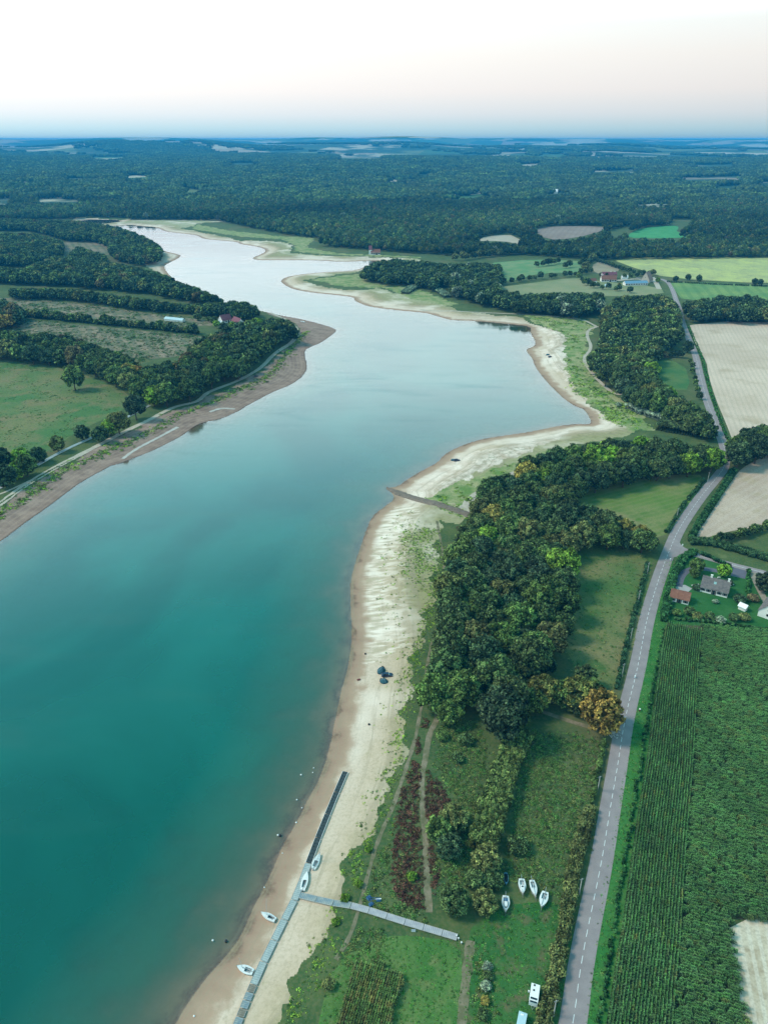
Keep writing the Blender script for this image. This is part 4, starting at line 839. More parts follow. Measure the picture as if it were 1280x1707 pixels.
put('undergrowth', Q, (.35, .85), [((.065,.15,.04), 4), (MID, 5), (OLIVE, 3), (OAK, 1.5), (BRONZE, .3)], TUFT, 'rough low undergrowth between the shore track and the road', g=g)
GR_ = [[(560,1600),(640,1560),(690,1560),(765,1570),(772,1640),(756,1760),(520,1790),(530,1700)], [(775,1570),(830,1510),(950,1500),(950,1600),(905,1780),(775,1790)], [(1011,1740),(1052,1440),(1080,1262),(1110,1043),(1122,935),(1108,935),(1090,1040),(1052,1220),(1000,1500),(965,1760)]]
Q = np.vstack([rand_in(p, 1.6, g) for p in GR_])
put('grass_tufts', Q, (.22, .5), [((.06,.18,.035), 5), (DARKW, 2), ((.12,.17,.06), 2)], TUFT, 'long grass tufts on the lawns and the road verge', g=g, flat=.8)
wm = rand_in(ML, .09, g)
put('meadow_tufts', clumped(wm, g, 8, 3.0), (.5, 1.1), [((.05,.13,.035), 4), (DARKW, 3), ((.10,.12,.05), 2)], TUFT, 'coarse grass clumps in the left bank meadow', g=g, flat=.6)
Q = np.vstack([clumped(rand_in(L2, .10, g), g, 12, 5), clumped(rand_in(L3, .08, g), g, 12, 5)])
put('pasture_scrub', Q, (.9, 2.0), [(DARKW, 4), (OAK, 3), (BRONZE, 1)], TUFT, 'dark scrub patches in the rough pastures of the left bank', g=g)
Q = rand_in(MBp, .35, g); put('meadow_grass', Q, (.35, .8), [((.05,.13,.035), 4), ((.13,.15,.06), 3), (DARKW, 3)], TUFT, 'coarse grass in the meadow beside the road', g=g, flat=.6)

def corn_chunk(seed, n=8, L_=1.6):
    rg = np.random.default_rng(seed); V = []; Fq = []; cl = []; b = 0
    for i in range(n):
        x = (i+.5)/n*L_-L_/2; y = rg.normal(0, .06); h = rg.uniform(1.9, 2.35); a0 = rg.uniform(0, 3.14)
        for k in range(8):
            z0 = .35+k*.2; a = a0+(k % 2)*math.pi+rg.normal(0, .5); l = rg.uniform(.45, .8)*(1-.04*k); c_, s_ = math.cos(a), math.sin(a); wv = .075
            p = [np.array([x, y, z0]), np.array([x+c_*l*.5, y+s_*l*.5, z0+l*.45]), np.array([x+c_*l, y+s_*l, z0+l*.12])]; w_ = np.array([-s_, c_, 0])*wv
            V += [p[0]-w_*.6, p[0]+w_*.6, p[1]+w_, p[1]-w_, p[2]+w_*.4, p[2]-w_*.4]; Fq += [[b, b+1, b+2, b+3], [b+3, b+2, b+4, b+5]]; cl += [rg.uniform(.0, .75)]*2; b += 6
        for a in (0, 1.05, 2.1):
            w_ = np.array([math.cos(a), math.sin(a), 0])*.07; c = np.array([x, y, h]); V += [c-w_*.3-[0, 0, .25], c+w_*.3-[0, 0, .25], c+w_+[0, 0, .22], c-w_+[0, 0, .22]]; Fq.append([b, b+1, b+2, b+3]); cl.append(rg.uniform(.85, 1)); b += 4
    return npmesh_mixed('corn_row', np.array(V), np.array(Fq), np.array(cl), 'corn')
M['corn'] = foliage('corn_leaves')
CORNC = source('corn_row', [corn_chunk(600+i) for i in range(5)])
wc = wpoly(CORN_POLY); LE = resample(wpoly(corn_left[::-1]), 1.6); T, Nn = frames(LE); side = 1 if inpoly(*(LE[20]+Nn[20]*5)[:, None], wc)[0] else -1
pos = []; ang = []; BAND = 14.5; g = np.random.default_rng(31)
for k in range(18):
    q = LE+Nn*side*(.5+k*.8); pos.append(q+T*g.uniform(-.6, .6)); ang.append(np.arctan2(T[:, 1], T[:, 0]))
pos = np.vstack(pos); ang = np.concatenate(ang); k = inpoly(pos[:, 0], pos[:, 1], wc); pos = pos[k]; ang = ang[k]; edge = len(pos)
u0 = wpoly([(1153,1532), (1219,1554)]); ca = math.atan2(u0[1][1]-u0[0][1], u0[1][0]-u0[0][0]); uu = np.array([math.cos(ca), math.sin(ca)]); vv = np.array([-uu[1], uu[0]]); c0 = wc.mean(0)
A1, B1 = np.meshgrid(np.arange(-150, 150, 1.6), np.arange(-160, 160, .8)); q = c0+A1.ravel()[:, None]*uu+B1.ravel()[:, None]*vv+uu*g.uniform(-.8, .8, (A1.size, 1))+vv*g.normal(0, .03, (A1.size, 1)); q = q[inpoly(q[:, 0], q[:, 1], wc)]
dl = np.min(np.hypot(q[:, None, 0]-LE[None, ::6, 0], q[:, None, 1]-LE[None, ::6, 1]), 1); q = q[dl > BAND+.45]
pos = np.vstack([pos, q]); ang = np.r_[ang, np.full(len(q), ca)]
px, py, _ = topix(pos[:, 0], pos[:, 1], LAND+1); k = (px < 1320) & (py < 1760); pos = pos[k]; ang = ang[k]
MZ = wpoly([(594,1605),(637,1613),(675,1637),(656,1680),(653,1720),(650,1790),(545,1790),(562,1707),(582,1646)]); A1, B1 = np.meshgrid(np.arange(-30, 30, 1.5), np.arange(-30, 30, .62)); mc = MZ.mean(0)
ma = pxdir((594,1605), (562,1707)); uu = np.array([math.cos(ma), math.sin(ma)]); vv = np.array([-uu[1], uu[0]]); q = mc+A1.ravel()[:, None]*uu+B1.ravel()[:, None]*vv; q = q[inpoly(q[:, 0], q[:, 1], MZ)]
def corn(name, pos, ang, mixc, label):
    n = len(pos); nz = np.sin(pos[:, 0]*.11)*np.sin(pos[:, 1]*.07)+.5*np.sin(pos[:, 0]*.31+pos[:, 1]*.2)
    T_ = np.clip(tints(n, g, mixc, .14)*(1+.14*nz[:, None]), .004, 1); sc_ = g.uniform(.88, 1.1, n)
    scatter(name, np.column_stack([pos, np.full(n, LAND+.03)]), np.column_stack([np.zeros(n), np.zeros(n), ang]), np.column_stack([np.ones(n), sc_, sc_]), g.integers(0, 5, n), T_, CORNC, label)
print('corn', len(pos))
corn('corn_crop', pos, ang, [((.088,.170,.070), 8), ((.082,.152,.066), 5), ((.115,.155,.06), 1)], 'tall green corn standing in rows right of the road')
corn('maize_plot', q, np.full(len(q), ma), [((.12,.18,.07), 4), ((.18,.19,.08), 2)], 'small plot of yellowing maize on the lawn below the walkway')

# ---------------------------------------------------------------- hedges
def hedge(px, wd, h, colr, label, seed, per=85, name='hedge', cat='hedge', step=1.1, leaf=.26, world=None):
    rg = np.random.default_rng(seed); P = resample(world if world is not None else wpoly(px), step); T, Nn = frames(P); V = []; Fq = []; cl = []; b = 0; iv, if_ = ico(); o0 = P[len(P)//2]
    nl = max(1, int(wd/1.6)); 
    for p, nn in zip(P, Nn):
        if rg.uniform() < .04: continue
        for j in range(nl):
            off = (j+.5)/nl*wd-wd/2+rg.normal(0, .3); r = rg.uniform(.55, .95)*min(h*.6, 1.5); c = np.array([*(p+nn*off-o0), h-r*rg.uniform(.75, 1.15)])
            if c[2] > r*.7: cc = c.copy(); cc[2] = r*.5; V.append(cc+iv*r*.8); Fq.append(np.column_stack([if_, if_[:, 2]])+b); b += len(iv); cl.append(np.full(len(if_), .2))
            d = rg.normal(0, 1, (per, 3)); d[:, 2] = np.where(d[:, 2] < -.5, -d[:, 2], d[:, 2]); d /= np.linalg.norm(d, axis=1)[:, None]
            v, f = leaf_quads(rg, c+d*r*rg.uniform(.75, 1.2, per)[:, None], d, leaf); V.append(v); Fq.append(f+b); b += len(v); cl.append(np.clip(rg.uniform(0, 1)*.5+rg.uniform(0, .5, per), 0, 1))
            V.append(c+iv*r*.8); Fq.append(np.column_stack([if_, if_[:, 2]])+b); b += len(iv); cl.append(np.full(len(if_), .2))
    o = link(name, npmesh_mixed(name, np.concatenate(V), np.concatenate(Fq), np.concatenate(cl), 'leaf')); o.location = (o0[0], o0[1], LAND); o['tint'] = list(colr); return tag(o, label, cat)
hedge([(983,1352),(970,1395),(957,1450),(944,1520),(933,1590),(920,1650),(906,1705),(890,1775)], 3.4, 2.6, OLIVE, 'thick yellow-green hedge along the road beside the boat park', 1)
hedge([(1006,1240),(995,1288),(985,1340)], 2.2, 1.9, MID, 'thinner green hedge along the road just below the gravel lay-by', 2)
hedge([(1106,1050),(1090,1130),(1074,1230),(1056,1340),(1042,1420),(1020,1560),(1003,1670),(990,1760)], 2.6, 1.0, (.04,.115,.04), 'low dark bramble hedge between the road verge and the corn', 3, per=60)
hedge([(1078,942),(1062,1003),(1048,1056),(1036,1110),(1026,1148)], 2.2, 1.9, (.045,.10,.05), 'hedge on the roadside edge of the long meadow', 4)
hedge([(1172,802),(1142,838),(1110,888)], 2.4, 2.0, (.045,.10,.045), 'hedge on the roadside edge of the mown meadow', 5)
hedge([(1222,785),(1195,828),(1165,872),(1150,900)], 3.6, 2.2, (.045,.115,.045), 'hedge between the road and the harvested field', 6)
hedge([(1156,922),(1138,932),(1122,960),(1113,1000),(1106,1036)], 3.4, 2.4, (.05,.14,.05), 'garden hedge along the road beside the red-roofed garage', 7)
hedge([(1150,905),(1180,906),(1215,915),(1255,926),(1310,942)], 5.5, 2.6, (.055,.11,.05), 'wide shrubby hedge along the far side of the side road', 8)
hedge([(1247,952),(1246,975),(1245,1002)], 1.5, 1.6, (.05,.15,.045), 'narrow clipped garden hedge left of the farm track', 9)
hedge([(1112,470),(1180,474),(1280,478),(1330,480)], 4, 1.8, DEEP, 'straight dark hedge between the yellow crop and the green crop', 10, per=24, step=2.4, leaf=.7)
hedge([(1168,925),(1185,931),(1200,939),(1215,946)], 2.4, 2.0, (.035,.10,.045), 'garden hedge along the near side of the side road', 11)
hedge([(1125,1034),(1160,1036),(1200,1041),(1240,1046),(1300,1054)], 1.8, 1.3, (.06,.13,.05), 'low mixed hedge between the garden and the corn field', 12)
hedge([(868,1232),(852,1262),(842,1290),(832,1320),(822,1350),(812,1385),(806,1418)], 8.5, 4.8, (.12,.165,.055), 'tall continuous thicket row running down from the big dark tree to the round bushes', 16, name='thicket', cat='thicket', leaf=.3)
hedge([(1098,712),(1130,718),(1160,722),(1190,727)], 16, 5.5, (.085,.125,.055), 'dense shrub thicket between the bay willows and the road', 18, name='thicket', cat='thicket', leaf=.4, step=1.6, per=60)
hedge([(40,527),(100,533),(160,539),(215,544),(270,550),(330,556)], 5, 3, OAK, 'low hedge line crossing the rough pastures of the left bank', 17, per=24, step=2.4, leaf=.7)
hedge([(1050,680),(1070,689),(1095,697),(1120,709),(1142,719)], 9, 4.2, (.27,.35,.26), 'band of silvery willow bushes at the corner of the bay', 13, name='willow_thicket', cat='thicket', leaf=.4, step=1.6)
hedge([(675,490),(690,480),(712,478),(735,488),(745,496)], 12, 4, (.16,.22,.15), 'grey-green willow thicket at the foot of the peninsula wood', 14, name='willow_thicket', cat='thicket', per=30, leaf=.7, step=3)
hedge([(1147,545),(1156,566),(1169,595),(1175,620),(1184,655),(1199,700),(1212,732)], 3.2, .7, (.045,.17,.04), 'strip of tall verge grass between the road and the pale stubble field', 15, name='verge_strip', cat='grass strip', per=30, leaf=.4, step=2)

# ---------------------------------------------------------------- jetty and walkway
def plank_mat(name, c0, c1, sp_=.55):
    t = NT(name); a = t.noise(.7, 4); wv = t.stripes(0, sp_, .4, .5); c = t.mix(t.rng(a, .35, .65), c0, c1); c = t.mix(t.math('MULTIPLY', t.rng(wv, .25, .0), .6), c, tuple(x*.45 for x in c0))
    return t.bsdf(c, .85, .2)
M['deck_grey'] = plank_mat('grey_deck_boards', (.30, .37, .38), (.40, .46, .45)); M['deck_dark'] = plank_mat('dark_rubber_grating', (.035, .05, .055), (.05, .07, .075), 1.2)
M['deck_blue'] = plank_mat('weathered_blue_deck', (.16, .24, .29), (.30, .34, .33), .5); M['deck_brown'] = plank_mat('worn_brown_deck', (.17, .16, .13), (.25, .23, .19), .5)
M['deck_wood'] = plank_mat('grey_plank_deck', (.33, .34, .38), (.44, .44, .46), .5); M['blue_steel'] = simple('blue_painted_steel', (.03, .10, .28), .5, .3, 3, .4)
M['float'] = simple('grey_float', (.25, .28, .30), .6, .2, 2)
def section(parent, a, b, wd, mat, zt, th=.12, rail=True, name='deck_section', rcol='white_paint', floats=True):
    a = Vector(a); b = Vector(b); d = b-a; l = d.length; an = math.atan2(d.y, d.x); c = (a+b)/2; pitch = math.asin(max(-1, min(1, d.z/l)))
    mb = MB(); npl = max(2, int(l/.5)); rg = random.Random(int(a.x*100))
    for i in range(npl): mb.box((-l/2+(i+.5)*l/npl, 0, rg.uniform(-.004, .004)), (l/npl-.03, wd, .06))
    o = mb.build(name, mat, parent); o.location = (c.x, c.y, c.z+zt); o.rotation_euler = (0, -pitch, an)
    m2 = MB()
    for s_ in (-1, 1): m2.box((0, s_*(wd/2+.05), -.03), (l-.04, .09, .2))
    q = m2.build('edge_beam', M[rcol], o)
    if floats:
        m3 = MB()
        for i in range(max(1, int(l/3))): m3.box((-l/2+(i+.5)*l/max(1, int(l/3)), 0, -.26), (1.1, wd*.8, .38), taper=.9)
        m3.build('float', M['float'], o)
def pts3(px, dz=0):
    x, y, z = ground(*np.array(px, float).T); return [Vector((a, b, c+dz)) for a, b, c in zip(x, y, z)]
jt = empty('jetty', pts3([(497,1490)])[0], 0, 'long floating jetty stranded dry on the beach, dark at its far end', 'jetty')
jp = resample(np.stack(ground(*np.array([(576,1288),(557,1332),(525,1412),(497,1490),(456,1572),(434,1617),(415,1662),(397,1707),(375,1765)], float).T)[:2], 1), 1.0)
i = 0; ks = 0; pal = None
while i < len(jp)-2:
    stp = 7 if i < 300 else 4; pxm = topix(jp[i, 0], jp[i, 1], 1)[1]; stp = 9 if pxm < 1405 else 6 if pxm < 1610 else 2; j = min(i+stp, len(jp)-1); a, b = jp[i], jp[j]; za = float(height(*a)); zb = float(height(*b))
    mt = M['deck_dark'] if pxm < 1405 else M['deck_grey'] if pxm < 1612 else (M['deck_blue'] if (ks % 3 != 1) else M['deck_brown'])
    e_ = (b-a)/np.linalg.norm(b-a)*.08
    section(jt, Vector((a[0]+e_[0], a[1]+e_[1], za))-jt.location, Vector((b[0]-e_[0], b[1]-e_[1], zb))-jt.location, 1.75, mt, .55, rcol='white_paint' if pxm < 1405 else 'steel'); i = j; ks += 1
wk = empty('walkway', pts3([(671,1537)])[0], 0, 'grey wooden walkway from the lawn down across the beach to the jetty', 'walkway')
wp_ = resample(np.stack(ground(*np.array([(500,1493.5),(522,1499),(545.6,1505),(581,1510),(612,1518),(671,1537),(762,1564)], float).T)[:2], 1), 1.0); i = 0
while i < len(wp_)-2:
    j = min(i+5, len(wp_)-1); a, b = wp_[i], wp_[j]; e_ = (b-a)/np.linalg.norm(b-a)*.05
    section(wk, Vector((a[0]+e_[0], a[1]+e_[1], float(height(*a))))-wk.location, Vector((b[0]-e_[0], b[1]-e_[1], float(height(*b))))-wk.location, 1.7, M['deck_wood'] if i > 12 else M['deck_blue'], .42, rcol='pale_wood', floats=False); i = j
o0 = wk.location
for i in range(2, len(wp_), 8):
    mb = MB(); T, Nn = frames(wp_)
    for s_ in (-1, 1): p = wp_[i]+Nn[i]*s_*.7; z = float(height(*p)); mb.tube([(p[0]-o0.x, p[1]-o0.y, z-o0.z-.3), (p[0]-o0.x, p[1]-o0.y, z-o0.z+.36)], .07, 6)
    mb.build('support_post', M['pale_wood'], wk)
mb = MB(); mb.box((0, 0, .25), (1.1, .35, .5), .3); o = mb.build('mooring_box', M['white_paint'], loc=pts3([(689,1552.5)])[0]); o.rotation_euler.z = -.3; m2 = MB(); m2.box((0, 0, .53), (1.16, .41, .06), .3); m2.build('lid', M['steel'], o)
tag(o, 'white box lying in the grass beside the wooden walkway', 'box')
for (px, py), lb in (((761,1561.5), 'white bollard at the upper corner of the walkway end'), ((764,1566), 'white bollard at the lower corner of the walkway end'), ((769,1573), 'pale stone block in the grass beyond the walkway end')):
    mb = MB(); mb.lathe([(.22, 0), (.2, .5), (.24, .55), (.2, .72), (.05, .78)], 10); o = mb.build('bollard', M['white_paint'], smooth=True, loc=pts3([(px, py)])[0]); m2 = MB(); m2.lathe([(.245, .38), (.245, .46)], 10); m2.build('band', M['dark_plastic'], o); tag(o, lb, 'bollard', 'bollards at the walkway end')

# ---------------------------------------------------------------- boats
M['blue_hull'] = simple('blue_hull_paint', (.16, .34, .48), .4, .2, 1.5); M['deck_cream'] = simple('pale_deck', (.66, .70, .70), .5, .1, 2); M['cockpit'] = simple('grey_cockpit_floor', (.50, .55, .57), .6, .2, 3); M['alu'] = simple('mast_aluminium', (.55, .56, .57), .35, .1, 3, .5, .5)
M['keelred'] = simple('antifouling', (.28, .06, .05), .7, .3, 2); M['dark_wood'] = simple('varnished_wood', (.22, .12, .06), .5, .3, 4); M['blue_cover'] = simple('blue_canvas_cover', (.05, .16, .30), .8, .3, 3); M['trailer'] = simple('trailer_steel', (.30, .31, .32), .5, .2, 4, .4, .5)
def hull(L_, B_, H_, mats, bowf=2.0, ns=13, transom=.72):
    """hull with bow at +Y: sheer line, rounded bilge, deck edge; returns the MB and the half beam function"""
    def hb(t): return B_/2*((1-max(0, (t-.42)/.58)**bowf) if t > .42 else transom+(1-transom)*math.sin(t/.42*math.pi/2))
    mb = MB(); rings = []; prof = [(1, 1.0), (.97, .72), (.82, .32), (.5, .10), (.0, .0)]
    for i in range(ns):
        t_ = i/(ns-1); y = -L_/2+t_*L_; w_ = max(hb(t_), .012); zs = H_*(1+.22*t_*t_); zk = H_*.42*max(0, (t_-.72)/.28)**1.6
        ring = [(w_*a, y+(.10*L_*b*max(0, (t_-.8)/.2)*.5 if t_ > .8 else 0), zk+(zs-zk)*b) for a, b in prof]; ring += [(-x, yy, z) for x, yy, z in reversed(ring[:-1])]; rings.append(ring)
    n = len(rings[0]); vs = [v for r_ in rings for v in r_]; fs = []
    for i in range(ns-1):
        for k in range(n-1): fs.append((i*n+k, i*n+k+1, (i+1)*n+k+1, (i+1)*n+k))
    fs.append(tuple(range(n)))
    mb.add(vs, fs); return mb, hb, H_
def sailboat(px, bow, stern, L_=5.4, B_=2.1, kind='cabin', z=0., heel=0, label='', mast=None, hullm='white_paint', trailer=False, group='sailing boats', zoff=0):
    c = pts3([px])[0]; b_ = pts3([bow])[0]; s_ = pts3([stern])[0]; an = math.atan2(b_.y-s_.y, b_.x-s_.x)-math.pi/2
    rt = empty('sailing_boat' if kind != 'dinghy' else 'rowing_dinghy', (c.x, c.y, c.z+z), an, label, 'boat', group); rt.rotation_euler = (0, heel, an)
    mb, hb, H_ = hull(L_, B_, .85 if kind != 'dinghy' else .55, None); mb.build('hull', M[hullm], rt, True)
    # deck with cockpit opening
    dk = MB(); ns = 16; ck0, ck1 = (.10, .50) if kind != 'dinghy' else (.08, .82); sh = lambda t_: H_*(1+.22*t_*t_)
    cw = lambda t_: min(hb(t_)-.16, B_*.27) if kind != 'dinghy' else hb(t_)-.1
    for i in range(ns):
        t0, t1 = i/ns, (i+1)/ns; y0, y1 = -L_/2+t0*L_, -L_/2+t1*L_; op = ck0 <= (t0+t1)/2 <= ck1
        for s in (-1, 1):
            i0, i1 = (cw(t0), cw(t1)) if op else (0, 0); z0, z1 = sh(t0), sh(t1); v = [(s*i0, y0, z0+.05), (s*max(hb(t0), .012), y0, z0), (s*max(hb(t1), .012), y1, z1), (s*i1, y1, z1+.05)]
            dk.add(v, [(0, 1, 2, 3) if s > 0 else (3, 2, 1, 0)])
    dk.build('deck', M['deck_cream' if kind != 'dinghy' else hullm], rt, True)
    ckm = MB(); ya, yb = -L_/2+(int(ck0*ns+.5))/ns*L_, -L_/2+(int(ck1*ns+.5))/ns*L_; wd = 2*cw((ck0+ck1)/2); ckm.box((0, (ya+yb)/2, H_*.42), (wd, yb-ya+.05, .06))
    for s in (-1, 1): ckm.box((s*(wd/2), (ya+yb)/2, H_*.74), (.05, yb-ya, H_*.62))
    if kind == 'dinghy':
        for yy in (-.9, .2, 1.0): ckm.box((0, yy, H_*.8), (wd+.05, .26, .05))
    ckm.build('cockpit' if kind != 'dinghy' else 'benches', M['cockpit' if kind != 'dinghy' else 'dark_plastic'], rt)
    if kind == 'cabin':
        cb = MB(); cb.box((0, L_*.12, H_*1.05+.2), (B_*.56, L_*.30, .40), taper=.82); cb.box((0, L_*.30, H_*1.1+.09), (B_*.40, L_*.12, .18), taper=.7); q = cb.build('cabin', M['white_paint'], rt)
        wn = MB(); [wn.box((s*(B_*.268), L_*.12, H_*1.05+.22), (.05, L_*.2, .14)) for s in (-1, 1)]; wn.box((0, L_*.10, H_*1.05+.412), (.5, .5, .03)); wn.build('window', M['dark_glass'], q)
    if kind == 'dark_cabin':
        cb = MB(); cb.box((0, L_*.08, H_*1.05+.16), (B_*.62, L_*.40, .34), taper=.8); q = cb.build('cabin', M['white_paint'], rt); wn = MB()
        pts = [(-.5, -.9, 0), (-.55, .2, 0), (-.35, .9, 0), (0, 1.15, 0), (.35, .9, 0), (.55, .2, 0), (.5, -.9, 0)]; wn.tube([(x, y+L_*.08, H_*1.05+.34) for x, y, _ in pts], .09, 6); wn.build('window', M['dark_glass'], q)
        h_ = MB(); h_.box((0, -L_*.22, H_*1.15), (B_*.5, L_*.18, .1)); h_.build('spray_hood', M['blue_cover'], rt)
    if kind == 'open':
        th = MB(); th.box((0, -.5, H_*.98), (.09, 1.3, .3)); th.box((0, .55, H_*1.02), (B_*.7, .22, .06)); th.build('centre_case', M['dark_glass'], rt); tl = MB(); tl.tube([(0, -L_/2+.1, H_*1.1), (.15, -L_/2+1.2, H_*1.15)], .04, 6); tl.build('tiller', M['dark_wood'], rt)
    if kind != 'dinghy':
        rd = MB(); rd.box((0, -L_/2-.1, H_*.5), (.05, .25, H_*1.1)); rd.build('rudder', M['dark_wood'] if kind == 'open' else M['white_paint'], rt)
    if mast == 'up':
        m = MB(); m.tube([(0, L_*.14, H_*.9), (0, L_*.14, 6.6)], [.07, .05], 8); m.build('mast', M['alu'], rt); m = MB(); m.tube([(0, L_*.12, 1.5), (0, -L_*.36, 1.45)], .05, 6); m.build('boom', M['alu'], rt)
        m = MB(); [m.tube([(s*hb(.55), L_*.08, H_*1.02), (0, L_*.14, 5.2)], .012, 4) for s in (-1, 1)]; m.tube([(0, L_*.47, H_*1.2), (0, L_*.14, 6.0)], .012, 4); m.build('rigging', M['steel'], rt)
    elif mast == 'down':
        m = MB(); m.tube([(.12, L_*.44, H_*1.35), (.0, -L_*.72, H_*1.45)], [.07, .05], 8); m.build('mast', M['alu'], rt); m = MB()
        for yy in (L_*.4, -L_*.42): m.tube([(0, yy, H_*.9), (.05, yy, H_*1.42)], .04, 6)
        m.build('mast_crutch', M['steel'], rt)
    if trailer:
        tr = empty('boat_trailer', (c.x, c.y, c.z), an, 'steel trailer under the '+label[0].lower()+label[1:] if len(label.split()) < 11 else 'steel trailer carrying the '+' '.join(label.split()[:9]), 'trailer', 'boat trailers on the grass')
        m = MB(); [m.box((s*.62, -.2, .42), (.08, L_*.62, .1)) for s in (-1, 1)]; [m.box((0, yy, .42), (1.5, .08, .08)) for yy in (-1.5, -.2, 1.2)]; m.tube([(-.62, L_*.12, .42), (0, L_*.5, .42), (0, L_*.66, .40)], .06, 6); m.tube([(.62, L_*.12, .42), (0, L_*.5, .42)], .06, 6); m.build('frame', M['trailer'], tr)
        for s in (-1, 1):
            m = MB(); m.tube([(s*.80, -.5, .31), (s*.98, -.5, .31)], .31, 14); m.build('wheel', M['rubber'], tr); 
        m = MB(); m.tube([(0, L_*.6, .0), (0, L_*.6, .5)], .05, 6); m.build('jockey_wheel', M['rubber'], tr)
    return rt
GB, GA = 'small sailing boats stranded on the beach', 'boats parked on the grass by the road'
sailboat((527,1438), (533,1424), (521.5,1451), 5.2, 1.9, 'open', .05, .22, 'upper white sailing dinghy beside the jetty, heeled over with its mast up', 'up', group=GB)
sailboat((509,1471), (513.5,1454), (505,1487), 5.9, 1.9, 'open', .05, -.06, 'lower white sailing dinghy lying against the jetty above the walkway', None, group=GB)
sailboat((447.5,1531), (435,1525), (460,1537), 4.6, 1.9, 'open', .05, .12, 'white dinghy stranded on brown mud between the water and the jetty', 'up', group=GB)
sailboat((409.5,1618), (397,1614), (422,1622), 4.6, 2.0, 'open', .05, -.16, 'lowest white dinghy on the beach, its mast standing near the bottom edge', 'up', group=GB)
sailboat((842,1511), (842,1526), (842,1497), 4.7, 2.2, 'dark_cabin', .45, 0, 'white boat with a dark windowed cabin behind the blue dinghy', 'down', trailer=True, group=GA)
sailboat((869.5,1482), (870.5,1496), (868,1469), 4.6, 2.1, 'cabin', .45, 0, 'left of the three white sailing boats in the row', 'down', trailer=True, group=GA)
sailboat((888.5,1485), (892,1499), (885,1471), 4.9, 1.9, 'open', .45, 0, 'slim white sailing boat in the middle of the row of three', 'down', trailer=True, group=GA)
sailboat((905,1504), (901,1520), (909,1490), 5.0, 2.3, 'open', .45, .06, 'wide white sailing boat at the right end of the row of three', 'down', trailer=True, group=GA)
sailboat((843,1467), (843,1478), (842,1456), 3.8, 1.3, 'dinghy', .05, 0, 'small blue open dinghy lying beside the thicket', None, 'blue_hull', group=GA)
sailboat((505,537.5), (511,539.5), (500,536.5), 7.5, 2.6, 'cabin', .3, 0, 'white motorboat on the left bank point beside the path end', None, group='boats')

# blue pedal boat wreck of two crossed rafts
pb = empty('pedal_boat', pts3([(622,1500)])[0], .4, 'blue steel raft frame with floats lying on the grass above the walkway', 'raft')
for (x, y, a) in ((-.9, .9, .3), (-1.1, -1.2, .1), (1.3, -.7, -.3)):
    m = MB(); m.box((x, y, .3), (1.3, .95, .5), a, taper=.85); m.box((x, y, .58), (1.0, .7, .06), a); m.build('float', M['blue_cover'], pb)
m = MB(); [m.tube([p, q], .06, 6) for p, q in (((-1.3, 1.3, .7), (-1.3, -1.7, .7)), ((-.8, 1.3, .7), (-.8, -1.7, .7)), ((-1, .6, .7), (1.4, -.5, .7)), ((-1, 0, .7), (1.5, -1, .7)), ((-1.6, 1, .7), (-.3, .8, .7)), ((-1.7, -1.3, .7), (-.2, -1.4, .7)))]; m.build('frame', M['blue_steel'], pb)
m = MB(); m.box((1.2, -.75, .68), (1.7, .22, .06), -.3); m.build('seat', M['white_paint'], pb)

# buoys on the water and mud
for (px, py, r, lb) in ((502,1291.5,.28,'white buoy floating off the beach near the dark end of the jetty'),(521.5,1287.5,.2,'small white buoy, lower of two close together by the shore'),(523,1280,.2,'small white buoy, upper of two close together by the shore'),(495,1333,.24,'white buoy afloat just off the sandy shore'),
 (503.5,1346.5,.2,'small white buoy in the weed at the waterline'),(494,1371,.28,'white buoy lying at the edge of the sand'),(463.5,1392,.3,'white buoy beside a dark float in the shallows'),(355,1567.5,.28,'white buoy floating in the murky lower shallows'),(324,1694,.26,'white buoy on the mud near the bottom edge'),(441,1479,.2,'pale buoy on the waterline left of the jetty'),(471,1422,.18,'small pale buoy at the waterline above the pale beach patch')):
    x, y = toworld(px, py, .1); z = max(0., float(height(x, y))); m = MB(); m.lathe([(.02, -r*.7), (r*.7, -r*.5), (r, 0), (r*.8, r*.55), (r*.3, r*.85), (.03, r)], 12); o = m.build('buoy', M['white_paint'], smooth=True, loc=(float(x), float(y), z+r*.35)); m = MB(); m.tube([(0, 0, r*.9), (0, 0, r*1.25)], r*.12, 6); m.build('eye', M['steel'], o); tag(o, lb, 'buoy', 'mooring buoys along the beach')
for (px, py, lb) in ((467,1393,'dark float beside the white buoy in the shallows'),(377,1569,'dark float in the murky lower shallows'),(609,1091,'dark bucket standing on the pale beach above the camp'),(615,1288-77,'small dark crate on the pale beach')):
    x, y = toworld(px, py, .1); z = max(0., float(height(x, y))); m = MB(); m.lathe([(.2, -.1), (.38, .05), (.38, .4), (.3, .5)], 10); o = m.build('barrel', M['dark_plastic'], smooth=True, loc=(float(x), float(y), z)); tag(o, lb, 'barrel', 'dark floats and buckets')

